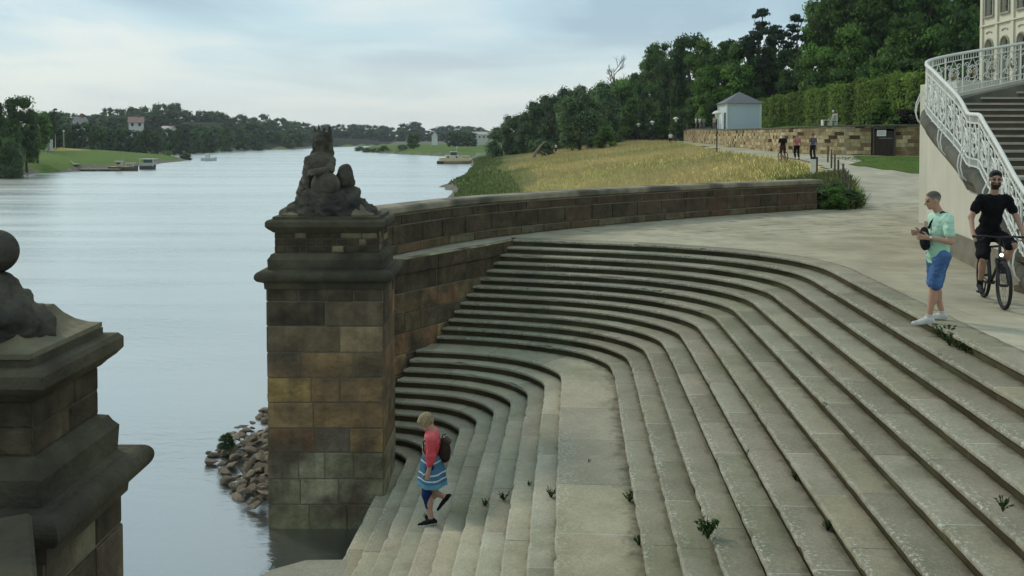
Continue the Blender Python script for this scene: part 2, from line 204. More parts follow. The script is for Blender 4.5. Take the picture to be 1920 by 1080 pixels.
# parapet (outer wall with coping) and lower wall edge along the stairs, both in metres
PAR=[(-3.45,15.45),(-3.3,16.8),(-3.0,18.2),(-2.44,19.4),(-1.38,21.4),(-.45,22.7),(.56,23.8),(2.1,25.3),(3.75,26.7),(6.6,28.9),(10.6,31.5)]
EDGE=[(-3.12,15.45),(-3.04,16.5),(-2.76,17.5),(-2.45,18.4),(-1.63,19.6),(-.62,21.1),(0.0,22.2)]
def parx(y): return ip(y,[p[1] for p in PAR],[p[0] for p in PAR])
WALLP=[(60,61),(45,62.5),(34,64),(29.8,65),(24.8,67.5),(22.6,72),(22.3,78),(22.6,88),(23.6,100),(26,130),(28.8,152)]
def wallside(x,y):
    """distance behind the garden wall (positive = raised terrace side)"""
    wy=ip(x,[24.8,29.8,34,45,60,400],[67.5,65,64,62.5,61,61]); wx=ip(y,[67.5,72,78,88,100,130,152,165],[24.8,22.6,22.3,22.6,23.6,26,28.8,30])
    return np.minimum(x-wx,np.where(x>24.8,y-wy,1e3))*np.where(y<160,1,0)+np.where(y>=160,-1,0)
LOWB=[0]
def height(x,y):
    x=np.asarray(x,float); y=np.asarray(y,float)
    sx=ip(y,SHY,SHX); px=ip(y,PTY,PTX); zp=ip(y,ZPY,ZPZ)
    s=x-sx
    far=np.clip((y-280)/40,0,1)
    bankz=np.where(s<5,-3.9+s*.32,-2.3)
    f=np.clip((s-5)/np.maximum(px-sx-5,4),0,1); f=f**.8
    near=bankz+(zp-bankz)*f
    farz=np.where(s<4,-3.9+s*.3,-2.7+np.clip(s-4,0,200)*.012)
    right=near*(1-far)+farz*far
    bx=x-px-6
    # raised terrace and wooded slope
    ws=wallside(x,y); right=np.where(ws>LOWB[0],zp+2.25,right)
    slope=np.clip((x-38)/60,0,1)**1.1*17+np.clip((x-ip(y,[150,260],[30,60]))/80,0,1)*8*np.clip((y-150)/40,0,1)*np.clip((420-y)/150,0,1)
    right=right+slope*np.clip((y-66)/25,0,1)*np.where(y>66,1,0)
    right=np.where(s<0,-4.6,right)
    lx=ip(y,LFY,LFX); t=lx-x
    left=np.where(t<3,-3.9+t*.35,-2.85+3.4*np.clip((t-3)/ip(y,[100,300,500],[35,50,30]),0,1)**.75)
    hill=9*np.exp(-(((x+175)/75)**2+((y-540)/95)**2))+6*np.exp(-(((x+300)/120)**2+((y-560)/150)**2))+3*np.exp(-(((x+90)/60)**2+((y-760)/90)**2))
    left=left+hill*np.clip((t-12)/40,0,1)
    far2=np.clip((y-740)/40,0,1); back=-2.0+np.clip((y-760)/300,0,1)*6
    h=np.where(t>0,left,np.where(s<0,-4.6,right))
    h=h*(1-far2)+np.maximum(back,h)*far2
    return h
def gz(x,y): return float(height(x,y))
# ---------------------------------------------------------------- ground sheet
def spaced(a,b,c,w,n):
    t=np.linspace(-1,1,n); k=3.9
    u=np.sinh(k*t)/np.sinh(k); return np.where(u<0,c+u*(c-a),c+u*(b-c))
gx=spaced(-900,900,4,0,230); gy=spaced(-200,2200,26,0,300)
def build_ground():
    XX,YY=np.meshgrid(gx,gy); LOWB[0]=7; ZZ=height(XX,YY); LOWB[0]=0
    nn=np.zeros_like(ZZ)
    land=ZZ>-3.9
    rng=np.random.RandomState(3)
    wob=sum(np.sin(XX*a+b)*np.cos(YY*c+d) for a,b,c,d in rng.uniform(.05,.5,(6,4)))*.03
    ZZ=ZZ+wob*land*np.clip((YY-36)/20,0,1)
    # paved area and everything nearer: sit under the plaza sheet
    paved=(YY<34.5)&(XX>parx(YY)-.0)
    ZZ=np.where((YY<=34.5)&((XX>parx(YY))|(YY<15)),-.08,ZZ)
    rx=parx(YY)
    near_left=(YY<33)&(XX<rx)&(YY>=15.4)
    keep=np.ones_like(ZZ,bool)
    basin=(YY<23.5)&(XX<7.5)&(YY>-1)&((XX>parx(YY))|(YY<16))     # stairs and the river in front of them
    keep&=~basin
    keep&=~((YY<15.5)&(XX<7.5)&(YY>-1)&(XX>-60))
    keep&=~((np.abs(XX-rx)<.9)&(YY<31.5)&(YY>15)&(XX>rx))
    nx=len(gx); v=[(float(a),float(b),float(c)) for a,b,c in zip(XX.ravel(),YY.ravel(),ZZ.ravel())]
    m=MB(); m.v=v
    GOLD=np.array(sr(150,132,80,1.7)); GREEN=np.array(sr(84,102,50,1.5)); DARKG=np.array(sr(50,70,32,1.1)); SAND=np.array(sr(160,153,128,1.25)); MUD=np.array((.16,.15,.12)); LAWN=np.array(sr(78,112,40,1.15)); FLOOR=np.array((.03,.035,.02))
    for j in range(len(gy)-1):
        for i in range(nx-1):
            if not(keep[j,i] and keep[j,i+1] and keep[j+1,i] and keep[j+1,i+1]): continue
            zc=(ZZ[j,i]+ZZ[j,i+1]+ZZ[j+1,i]+ZZ[j+1,i+1])/4
            if max(ZZ[j,i],ZZ[j,i+1],ZZ[j+1,i],ZZ[j+1,i+1])<-4.5: continue
            x=(gx[i]+gx[i+1])/2; y=(gy[j]+gy[j+1])/2
            s=x-ip(y,SHY,SHX); p=ip(y,PTY,PTX); nz=noise.noise(Vector((x*.07,y*.05,3)))+.5*noise.noise(Vector((x*.2,y*.15,9)))
            if x<-60 and x<ip(y,LFY,LFX):
                t=ip(y,LFY,LFX)-x
                c=GREEN*.8 if t<26+nz*8 else (GOLD*.62+GREEN*.3 if t<60 else FLOOR)
                if t<1.5: c=MUD
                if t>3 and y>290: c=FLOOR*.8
            elif y>300: c=GREEN*(.75+.3*nz) if s>2 else MUD
            elif x>p+.3 and wallside(x,y)<=0 and y<170: c=SAND*.85
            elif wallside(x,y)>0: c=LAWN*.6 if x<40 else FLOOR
            elif s<2: c=MUD
            elif s<ip(y,[60,130,250],[9,9,14])+nz*4: c=GREEN*.75
            elif x<=p: c=GOLD*(1+.2*nz) if nz>-.25 else GOLD*.6+GREEN*.4
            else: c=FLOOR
            a=j*nx+i; m.f.append((a,a+1,a+nx+1,a+nx)); m.c.append(tuple(np.clip(c,0,1)))
    o=m.build('ground',mat('ground_soil',attr=True,rough=1,var=.35,scale=.9,bump=.5,bscale=4,spec=.05,detail=8),smooth=True); struct(o)
build_ground()
# ---------------------------------------------------------------- water
def water_mat():
    m=bpy.data.materials.new('river_water'); m.use_nodes=True; nt=m.node_tree; n=nt.nodes; l=nt.links; b=n['Principled BSDF']
    b.inputs['Base Color'].default_value=(.035,.042,.038,1); b.inputs['Roughness'].default_value=.16; b.inputs['IOR'].default_value=4.0; b.inputs['Specular IOR Level'].default_value=.55
    tc=n.new('ShaderNodeTexCoord'); mp=n.new('ShaderNodeMapping'); mp.inputs['Scale'].default_value=(.5,.9,1); mp.inputs['Rotation'].default_value=(0,0,R(12)); l.new(tc.outputs['Object'],mp.inputs[0])
    a=n.new('ShaderNodeTexNoise'); a.inputs['Scale'].default_value=4.0; a.inputs['Detail'].default_value=5; a.inputs['Roughness'].default_value=.6; l.new(mp.outputs[0],a.inputs['Vector'])
    mp2=n.new('ShaderNodeMapping'); mp2.inputs['Scale'].default_value=(.05,.14,1); l.new(tc.outputs['Object'],mp2.inputs[0])
    c=n.new('ShaderNodeTexNoise'); c.inputs['Scale'].default_value=1; c.inputs['Detail'].default_value=6; l.new(mp2.outputs[0],c.inputs['Vector'])
    mr=n.new('ShaderNodeMapRange'); mr.inputs[1].default_value=.4; mr.inputs[2].default_value=.62; mr.inputs[3].default_value=.2; mr.inputs[4].default_value=.65; l.new(c.outputs[0],mr.inputs[0])
    mp4=n.new('ShaderNodeMapping'); mp4.inputs['Scale'].default_value=(.012,.11,1); mp4.inputs['Rotation'].default_value=(0,0,R(-8)); l.new(tc.outputs['Object'],mp4.inputs[0])
    e=n.new('ShaderNodeTexNoise'); e.inputs['Scale'].default_value=1; e.inputs['Detail'].default_value=7; e.inputs['Roughness'].default_value=.7; l.new(mp4.outputs[0],e.inputs['Vector'])
    rr_=n.new('ShaderNodeMapRange'); rr_.inputs[1].default_value=.42; rr_.inputs[2].default_value=.6; rr_.inputs[3].default_value=.05; rr_.inputs[4].default_value=.13; l.new(e.outputs[0],rr_.inputs[0]); l.new(rr_.outputs[0],b.inputs['Roughness'])
    bp=n.new('ShaderNodeBump'); bp.inputs['Distance'].default_value=.08; l.new(a.outputs[0],bp.inputs['Height']); l.new(mr.outputs[0],bp.inputs['Strength']); l.new(bp.outputs[0],b.inputs['Normal'])
    g=n.new('ShaderNodeBsdfGlossy'); g.inputs['Color'].default_value=(.9,.93,.91,1); g.inputs['Roughness'].default_value=.3
    b2=n.new('ShaderNodeBump'); b2.inputs['Distance'].default_value=.06; l.new(a.outputs[0],b2.inputs['Height']); l.new(mr.outputs[0],b2.inputs['Strength']); l.new(b2.outputs[0],g.inputs['Normal'])
    lw=n.new('ShaderNodeLayerWeight'); lw.inputs[0].default_value=.5; fm=n.new('ShaderNodeMapRange'); fm.inputs[1].default_value=.55; fm.inputs[2].default_value=.93; fm.inputs[3].default_value=.08; fm.inputs[4].default_value=.75; l.new(lw.outputs['Facing'],fm.inputs[0])
    rg=n.new('ShaderNodeMapRange'); rg.inputs[1].default_value=.4; rg.inputs[2].default_value=.62; rg.inputs[3].default_value=.23; rg.inputs[4].default_value=.33; l.new(e.outputs[0],rg.inputs[0]); l.new(rg.outputs[0],g.inputs['Roughness'])
    ms=n.new('ShaderNodeMixShader'); l.new(fm.outputs[0],ms.inputs[0]); l.new(b.outputs[0],ms.inputs[1]); l.new(g.outputs[0],ms.inputs[2]); l.new(ms.outputs[0],n['Material Output'].inputs[0])
    return m
WZ=-4.0
m=MB(); m.quad((-900,-200,WZ),(60,-200,WZ),(60,1500,WZ),(-900,1500,WZ)); struct(m.build('river_water',water_mat()))
m=MB(); m.quad((-900,-200,-4.9),(60,-200,-4.9),(60,1500,-4.9),(-900,1500,-4.9)); struct(m.build('river_bed',mat('river_mud',(.06,.06,.045),rough=1)))
# ---------------------------------------------------------------- stairs
def smooth_curve(P,step):
    P=[Vector((p[0],p[1],0)) for p in P]; out=[]
    for i in range(len(P)-1):
        a=P[max(i-1,0)]; b=P[i]; c=P[i+1]; d=P[min(i+2,len(P)-1)]
        n=max(2,int((c-b).length/step)+1)
        for k in range(n):
            t=k/n; out.append(.5*((2*b)+(c-a)*t+(2*a-5*b+4*c-d)*t*t+(3*b-a-3*c+d)*t**3))
    out.append(P[-1]); return out
def resample(C,us):
    d=[0]
    for a,b in zip(C,C[1:]): d.append(d[-1]+(b-a).length)
    out=[]; j=0
    for u in us:
        while j<len(d)-2 and d[j+1]<u: j+=1
        t=(u-d[j])/max(d[j+1]-d[j],1e-9); out.append(C[j].lerp(C[j+1],min(max(t,0),1)))
    return out,d[-1]
def length(C): return sum((b-a).length for a,b in zip(C,C[1:]))
def step_mat():
    m=bpy.data.materials.new('step_sandstone'); m.use_nodes=True; nt=m.node_tree; n=nt.nodes; l=nt.links; b=n['Principled BSDF']; b.inputs['Roughness'].default_value=.9; b.inputs['Specular IOR Level'].default_value=.15
    a=n.new('ShaderNodeAttribute'); a.attribute_name='Col'; tc=n.new('ShaderNodeTexCoord')
    def noi(sc,det,vec=None,ro=.6):
        z=n.new('ShaderNodeTexNoise'); z.inputs['Scale'].default_value=sc; z.inputs['Detail'].default_value=det; z.inputs['Roughness'].default_value=ro; l.new(vec or tc.outputs['Object'],z.inputs['Vector']); return z.outputs[0]
    def mr(x,a_,b_,c,d):
        z=n.new('ShaderNodeMapRange'); z.inputs[1].default_value=a_; z.inputs[2].default_value=b_; z.inputs[3].default_value=c; z.inputs[4].default_value=d; l.new(x,z.inputs[0]); return z.outputs[0]
    def mth(op,x,y):
        z=n.new('ShaderNodeMath'); z.operation=op
        for i,v in ((0,x),(1,y)):
            if isinstance(v,(int,float)): z.inputs[i].default_value=v
            else: l.new(v,z.inputs[i])
        return z.outputs[0]
    uv=n.new('ShaderNodeUVMap'); uv.uv_map='UVMap'; sp=n.new('ShaderNodeSeparateXYZ'); l.new(uv.outputs[0],sp.inputs[0]); V=sp.outputs[1]
    big=mr(noi(1.6,7,None,.7),.3,.7,.84,1.14); fine=mr(noi(30,8,None,.8),.3,.7,.74,1.24)
    k=mth('MULTIPLY',big,fine)
    v=n.new('ShaderNodeVectorMath'); v.operation='SCALE'; l.new(a.outputs['Color'],v.inputs[0]); l.new(k,v.inputs['Scale']); src=v.outputs[0]
    def mixc(src,colr,fac):
        z=n.new('ShaderNodeMix'); z.data_type='RGBA'; z.inputs['B'].default_value=(*colr,1); l.new(src,z.inputs['A']); l.new(fac,z.inputs['Factor']); return z.outputs['Result']
    # dirt and moss collected at the back of each tread, ragged outline
    dirt=mth('MULTIPLY',mr(mth('ADD',V,mth('MULTIPLY',noi(5,6),.8)),1.2,1.5,0,1),.8); src=mixc(src,(.065,.062,.035),dirt)
    # green film
    src=mixc(src,(.13,.14,.07),mth('MULTIPLY',mr(noi(.7,5),.5,.68,0,1),.5))
    # lichen crumbs along the nosings
    cr=noi(24,4,None,.8); fld=mr(noi(.55,3),.4,.55,.2,1); nose=mr(V,.05,.42,1,.12)
    li=mth('MULTIPLY',mr(cr,.55,.6,0,1),mth('MULTIPLY',mth('MULTIPLY',fld,nose),mr(V,-.12,-.04,0,1))); src=mixc(src,(.52,.53,.46),mth('MULTIPLY',li,.95))
    # bright worn line of the nosing itself
    src=mixc(src,(.36,.36,.3),mth('MULTIPLY',mr(mth('ABSOLUTE',mth('ADD',V,.0),0),.03,.09,.45,0),mr(noi(9,5),.4,.6,0,1)))
    l.new(src,b.inputs['Base Color'])
    bp=n.new('ShaderNodeBump'); bp.inputs['Strength'].default_value=.55; bp.inputs['Distance'].default_value=.02; l.new(noi(18,8,None,.7),bp.inputs['Height']); l.new(bp.outputs[0],b.inputs['Normal'])
    return m
M_STEP=step_mat()
NEARY=2.0
def lineclip(C):
    out=[]
    for p in C:
        if p.y<7 and p.x<-2.75+(4.77-p.y)*.56: break
        if p.y<NEARY: break
        out.append(p)
    return out
STAIR=thing('river_stairs','curved flight of worn grey sandstone steps with a broad landing leading down to the river','stairs',(0,0,0))
SC0=[smooth_curve(s,.15) for s in STEPS]
def outward(C,i):
    a=C[max(i-1,0)]; b=C[min(i+1,len(C)-1)]; t=(b-a).normalized(); return Vector((t.y,-t.x,0))   # candidate
def build_step(k):
    nose=lineclip(SC0[k]); L=length(nose)
    # sign of outward normal: towards next lower step
    rnd=random.Random(k*17+3)
    us=[];cols=[];u=0; base=np.array((.26,.24,.172))*(1.4 if k>=14 else (1.32 if k==13 else 1))  # lower steps and landing lightened in colour to make up for shade there
    nxt=rnd.uniform(.3,1.4)
    tone=lambda: base*rnd.uniform(.82,1.14)*np.array((1+rnd.uniform(-.02,.05),1,1-rnd.uniform(-.03,.06)))
    c=tone(); JL=(.42,.41,.34)
    while u<L:
        us.append(u)
        if u>=nxt:
            cols.append(tuple(np.array(JL)*rnd.choice((1,.8,.3,1.1,.35)))); u+=.014; nxt=u+rnd.uniform(1.1,1.9); c=tone()
        else: cols.append(tuple(c)); u=min(u+.13,max(nxt,u+.02))
    us.append(L)
    P,_=resample(nose,us)
    if k==0: B=None
    else:
        prev=lineclip(SC0[k-1]); Lp=length(prev); ts=[x/L for x in us]
        # nearest-point matching to the upper nosing
        B=[]; j=0
        for p in P:
            best=min(range(max(0,j-6),min(len(prev),j+60)),key=lambda q:(prev[q]-p).length_squared) if True else 0
            j=best; a=prev[max(best-1,0)]; b2=prev[min(best+1,len(prev)-1)]; d=(b2-a); t=max(-1,min(2,(p-a).dot(d)/max(d.length_squared,1e-9))); B.append(a+d*t)
        if k<24: B[0]=prev[0].copy()
    vs=[];uvs=[];fs=[];cs=[]; z=-.15*k; n=len(P)
    for i,p in enumerate(P):
        nr=outward(P,i); nr=-nr if (nr.dot(Vector((-1,-.6,0)))<0) else nr
        ch=noise.noise(Vector((p.x*6,p.y*6,k*3)))*.012+ (max(0,noise.noise(Vector((p.x*17,p.y*17,k*5)))-.25)*-.11)
        zz=noise.noise(Vector((p.x*1.3,p.y*1.3,k)))*.004
        bk=(p-nr*.45) if k==0 else B[i]-nr*.035
        bot=-.158 if k<23 else -1.1
        prof=[(bk,0,1.),(p.lerp(bk,.5),0,.5),(p-nr*.03,0,.08),(p-nr*(.008-ch),-.006,.0),(p+nr*ch,-.02,-.02),(p+nr*ch*.7,-.045,-.05),(p-nr*.02,-.06,-.2),(p-nr*.042,-.066,-.3),(p-nr*.05,bot,-1)]
        if k==12: pass
        for q,dz,v in prof: vs.append((q.x,q.y,z+dz+zz*(v>-.9))); uvs.append((us[i]+k*7.3,v))
    m=len(prof)
    for i in range(n-1):
        for j in range(m-1):
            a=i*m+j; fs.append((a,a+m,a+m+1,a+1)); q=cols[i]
            if j>=6 : q=tuple(np.array(q)*np.array((.3,.28,.21))*(.85+.35*noise.noise(Vector((P[i].x*1.5,P[i].y*1.5,k*2.)))))  # overhang shade painted into the undercut and riser colour, along with dark moss
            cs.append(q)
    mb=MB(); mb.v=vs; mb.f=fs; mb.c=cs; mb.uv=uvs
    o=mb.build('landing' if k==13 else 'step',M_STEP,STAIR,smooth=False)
    me=o.data; bm=bmesh.new(); bm.from_mesh(me); bmesh.ops.recalc_face_normals(bm,faces=bm.faces); 
    up=sum(f.normal.z*f.calc_area() for f in bm.faces)
    if up<0: bmesh.ops.reverse_faces(bm,faces=bm.faces)
    bm.to_mesh(me); bm.free()
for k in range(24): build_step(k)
# low boat landing slab at water level
m=MB(); Pf=[(-2.3,12.62),(-2.9,12.6),(-3.3,12.33),(-3.75,11.7),(-4.1,10.2),(-4.3,8),(-4.3,6),(-2.3,6)]
n_=len(Pf); m.add([(x,y,-3.45) for x,y in Pf]+[(x,y,-4.8) for x,y in Pf],[tuple(range(n_))[::-1]]+[(i,(i+1)%n_,(i+1)%n_+n_,i+n_) for i in range(n_)],(.26,.25,.19)); m.uv=[(p[0],.5) for p in Pf]*2
m.build('landing_slab',M_STEP,STAIR)
# fill under the stairs so nothing shows through from the side
# ---------------------------------------------------------------- plaza sheet
def plaza_mat():
    m=mat('plaza_paving',(.40,.365,.27),rough=.95,var=.25,scale=1.1,bump=.35,bscale=16,col2=(.33,.295,.21),scl2=.35,spec=.1)
    nt=m.node_tree; n=nt.nodes; l=nt.links; b=n['Principled BSDF']; src=b.inputs['Base Color'].links[0].from_socket; tc=n.new('ShaderNodeTexCoord')
    mp=n.new('ShaderNodeMapping'); mp.inputs['Rotation'].default_value=(0,0,R(-4)); l.new(tc.outputs['Object'],mp.inputs[0])
    br=n.new('ShaderNodeTexBrick'); br.offset=.37; br.inputs['Scale'].default_value=1; br.inputs['Brick Width'].default_value=1.5; br.inputs['Row Height'].default_value=.95; br.inputs['Mortar Size'].default_value=.008; br.inputs['Mortar Smooth'].default_value=.6
    br.inputs['Color1'].default_value=(1.04,1.03,1,1); br.inputs['Color2'].default_value=(.92,.92,.93,1); br.inputs['Mortar'].default_value=(.45,.43,.38,1)
    ns=n.new('ShaderNodeTexNoise'); ns.inputs['Scale'].default_value=.6; l.new(tc.outputs['Object'],ns.inputs['Vector'])
    ad=n.new('ShaderNodeVectorMath'); ad.operation='MULTIPLY_ADD'; ad.inputs[1].default_value=(.25,.25,0); l.new(ns.outputs['Color'],ad.inputs[0]); l.new(mp.outputs[0],ad.inputs[2]); l.new(ad.outputs[0],br.inputs['Vector'])
    sp=n.new('ShaderNodeSeparateXYZ'); l.new(tc.outputs['Object'],sp.inputs[0]); mr=n.new('ShaderNodeMapRange'); mr.inputs[1].default_value=21.5; mr.inputs[2].default_value=23.5; mr.inputs[3].default_value=.75; mr.inputs[4].default_value=0; l.new(sp.outputs[1],mr.inputs[0])
    mx=n.new('ShaderNodeMix'); mx.data_type='RGBA'; mx.blend_type='MULTIPLY'; l.new(mr.outputs[0],mx.inputs['Factor']); l.new(src,mx.inputs['A']); l.new(br.outputs['Color'],mx.inputs['B'])
    # worn cobbles showing through beyond
    vo=n.new('ShaderNodeTexNoise'); vo.inputs['Scale'].default_value=5; vo.inputs['Detail'].default_value=4; mp3=n.new('ShaderNodeMapping'); mp3.inputs['Scale'].default_value=(.35,1,1); l.new(tc.outputs['Object'],mp3.inputs[0]); l.new(mp3.outputs[0],vo.inputs['Vector'])
    m2=n.new('ShaderNodeMapRange'); m2.inputs[1].default_value=.55; m2.inputs[2].default_value=.66; m2.inputs[3].default_value=0; m2.inputs[4].default_value=.85; l.new(vo.outputs[0],m2.inputs[0])
    m3=n.new('ShaderNodeMapRange'); m3.inputs[1].default_value=21.5; m3.inputs[2].default_value=24; l.new(sp.outputs[1],m3.inputs[0]); mm=n.new('ShaderNodeMath'); mm.operation='MULTIPLY'; l.new(m2.outputs[0],mm.inputs[0]); l.new(m3.outputs[0],mm.inputs[1])
    x2=n.new('ShaderNodeMix'); x2.data_type='RGBA'; x2.inputs['B'].default_value=(.13,.125,.085,1); l.new(mm.outputs[0],x2.inputs['Factor']); l.new(mx.outputs['Result'],x2.inputs['A']); l.new(x2.outputs['Result'],b.inputs['Base Color'])
    return m
FENCE=[(10.9,31.3),(12.0,32.0),(12.75,33.2),(13.1,34.4)]
def poly(name,pts,z,mt,zs=None):
    from mathutils.geometry import tessellate_polygon
    V=[Vector((p[0],p[1],0)) for p in pts]; T=tessellate_polygon([V]); m=MB(); m.v=[(p[0],p[1],z if zs is None else zs[i]) for i,p in enumerate(pts)]
    for t in T:
        a,b,c=(V[i] for i in t); n=(b-a).cross(c-a).z
        if abs(n)<1e-7: continue
        m.f.append(tuple(t) if n>0 else tuple(t)[::-1]); m.c.append((1,1,1))
    print(name,'area',sum(abs((V[f[1]]-V[f[0]]).cross(V[f[2]]-V[f[0]]).z)/2 for f in m.f), 'shoelace',abs(sum(V[i-1].x*V[i].y-V[i].x*V[i-1].y for i in range(len(V))))/2)
    return m.build(name,mt)
c0=lineclip(SC0[0]); inner=[]
for i in range(0,len(c0),3):
    nr=outward(c0,i); nr=-nr if nr.dot(Vector((-1,-.6,0)))<0 else nr; q=c0[i]-nr*.44; inner.append((q.x,q.y))
inner[0]=(c0[0].x-.02,c0[0].y+.46)
print([tuple(round(v,2) for v in p) for p in inner[:6]],[tuple(round(v,2) for v in p) for p in inner[-6:]])
pts=[(-.02,22.62)]+[(x,y) for x,y in inner[1:]]
pts+=[(5.3,1.95),(-1.3,1.95),(-1.3,-30),(70,-30),(70,34.4),(13.1,34.4)]+FENCE[::-1][1:]
par=[(x+.06,y-.0) for x,y in PAR if y>22.7][::-1]
pts+=par
struct(poly('plaza',pts,.0,plaza_mat()))
# narrow walk between the lower wall and the parapet
w=[(x,y) for x,y in EDGE]+[(-.02,22.62)]+[(x+.06,y) for x,y in PAR if y<=24][::-1]
M_WALK=mat('walk_stone',(.33,.31,.24),rough=.95,var=.3,scale=2,bump=.4,spec=.1)
struct(poly('wall_walk',w,-.004,M_WALK))
# ---------------------------------------------------------------- masonry
def path_eval(P):
    P=[Vector((p[0],p[1])) for p in P]; d=[0]
    for a,b in zip(P,P[1:]): d.append(d[-1]+(b-a).length)
    def f(s):
        s=min(max(s,0),d[-1]-1e-6)
        for j in range(len(d)-1):
            if s<=d[j+1]: break
        return P[j].lerp(P[j+1],(s-d[j])/(d[j+1]-d[j]))
    return f,d
GAP=[.008]
def block(mb,A,B,nA,nB,z0,z1,z0b,z1b,out,col,g=None,bev=.012):
    """one dressed stone: outer face between A and B (2D points), normals nA,nB pointing out"""
    g=GAP[0]; d=(B-A); L=d.length
    if L<.02: return
    d=d/L
    def P(p,n,o,z): return (p.x+n.x*o,p.y+n.y*o,z)
    A1=A+d*g; B1=B-d*g; A2=A+d*(g+bev); B2=B-d*(g+bev)
    z0+=g;z0b+=g;z1-=g;z1b-=g
    col=tuple(np.array(col)*.6+np.array((.115,.09,.058))*.4)
    vs=[P(A1,nA,-.03,z0),P(B1,nB,-.03,z0b),P(B1,nB,-.03,z1b),P(A1,nA,-.03,z1),
        P(A1,nA,out-bev*.7,z0),P(B1,nB,out-bev*.7,z0b),P(B1,nB,out-bev*.7,z1b),P(A1,nA,out-bev*.7,z1),
        P(A2,nA,out,z0+bev),P(B2,nB,out,z0b+bev),P(B2,nB,out,z1b-bev),P(A2,nA,out,z1-bev)]
    fs=[(8,9,10,11)]
    for i in range(4):
        j=(i+1)%4; fs+= [(i,j,j+4,i+4),(i+4,j+4,j+8,i+8)]
    mb.add(vs,fs,col)
def masonry(mb,P,side,courses,pal,seed=0,blen=(.5,1.0),out=.012,corners=True,ztop=None,split=None,maxseg=1.2):
    """courses: list of z levels top->bottom. side=+1: outward normal to the right of the path direction"""
    rnd=random.Random(seed); f,d=path_eval(P); Lt=d[-1]
    def nrm(s):
        a=f(max(s-.05,0)); b=f(min(s+.05,Lt)); t=(b-a).normalized(); return Vector((t.y,-t.x))*side
    for ci in range(len(courses)-1):
        z1,z0=courses[ci],courses[ci+1]
        cuts=[]
        if corners:
            for j in range(len(d)-1):
                s=d[j]; e=d[j+1]; n=max(1,round((e-s)/rnd.uniform(*blen))); base=[s]
                for k in range(1,n): base.append(s+(e-s)*(k/n)+rnd.uniform(-.25,.25)*(e-s)/n)
                cuts+=base
            cuts.append(Lt)
        else:
            s=0
            while s<Lt-.2: cuts.append(s); s+=rnd.uniform(*blen)
            cuts.append(Lt)
        for a,b in zip(cuts,cuts[1:]):
            A,B=f(a+1e-5),f(b-1e-5)
            if corners:
                t=(B-A).normalized(); n=Vector((t.y,-t.x))*side; nA=nB=n
            else: nA,nB=nrm(a),nrm(b)
            za=z1 if ztop is None else min(z1,ztop(a)); zb=z1 if ztop is None else min(z1,ztop(b))
            if min(za,zb)<=z0+.03: continue
            block(mb,A,B,nA,nB,z0,za,z0,zb,out+rnd.uniform(-.006,.008),pal(rnd,ci,(a+b)/2,(z0+z1)/2))
def soft(c,k=.45):
    return c
def pick(cs): return lambda r,ci,s,z:tuple(np.array(r.choice(cs))*r.uniform(.8,1.15))
def solid(mb,P,z0,z1,th,side,col=(1,1,1),zt=None):
    """wall core: closed prism along a path, thickness th away from the face"""
    P=[Vector((p[0],p[1])) for p in P]; n=len(P); ns=[]
    for i in range(n):
        t=(P[min(i+1,n-1)]-P[max(i-1,0)]).normalized(); ns.append(Vector((t.y,-t.x))*side)
    vs=[];
    for i in range(n):
        q=P[i]-ns[i]*th; t=z1 if zt is None else zt[i]; zz=z0 if not isinstance(z0,(list,tuple)) else z0[i]
        vs+= [(P[i].x,P[i].y,zz),(P[i].x,P[i].y,t),(q.x,q.y,t),(q.x,q.y,zz)]
    fs=[]
    for i in range(n-1):
        a=i*4
        for j in range(4): fs.append((a+j,a+(j+1)%4,a+4+(j+1)%4,a+4+j))
    fs+=[(0,1,2,3),((n-1)*4+3,(n-1)*4+2,(n-1)*4+1,(n-1)*4)]
    mb.add(vs,fs,col)
def profile_path(mb,P,side,prof,closed=False,col=(1,1,1)):
    """sweep a moulding profile [(out,z)...] along a path (mitred)"""
    P=[Vector((p[0],p[1])) for p in P]; n=len(P); ms=[]
    for i in range(n):
        if closed: a=P[i-1]; c=P[(i+1)%n]
        else: a=P[max(i-1,0)]; c=P[min(i+1,n-1)]
        b=P[i]; t1=(b-a).normalized() if (b-a).length>0 else (c-b).normalized(); t2=(c-b).normalized() if (c-b).length>0 else t1
        n1=Vector((t1.y,-t1.x))*side; n2=Vector((t2.y,-t2.x))*side; m=(n1+n2); m=m/max(m.dot(n1),.3); ms.append(m)
    m_=len(prof); vs=[]
    for i in range(n):
        for o,z in prof: q=P[i]+ms[i]*o; vs.append((q.x,q.y,z))
    fs=[]
    for i in range(n if closed else n-1):
        for j in range(m_-1):
            a=i*m_+j; b=((i+1)%n)*m_+j; fs.append((a,b,b+1,a+1))
    if not closed: fs+=[tuple(range(m_)),tuple((n-1)*m_+j for j in range(m_))[::-1]]
    mb.add(vs,fs,col)
def fixn(o):
    bm=bmesh.new(); bm.from_mesh(o.data); bmesh.ops.recalc_face_normals(bm,faces=bm.faces); bm.to_mesh(o.data); bm.free(); return o
K=3.3
def blend(L,k,m):
    m=np.array(m); return [tuple(np.array(c)*(1-k)+m*k) for c in L]
BRN=[sr(74,62,44,K),sr(88,70,46,K),sr(64,56,44,K),sr(88,64,46,K),sr(58,52,42,K)]
OCH=[sr(100,78,52,K),sr(96,72,48,K),sr(106,86,58,K),sr(88,68,50,K)]
GRY=[sr(92,90,70,K),sr(84,82,64,K),sr(98,95,76,K)]
DRK=[sr(34,31,26,2.2),sr(38,34,28,2.2),sr(42,36,30,2.2),sr(30,28,25,2.2),sr(40,33,28,2.2)]
LGT=[sr(96,92,74,K),sr(88,82,64,K)]
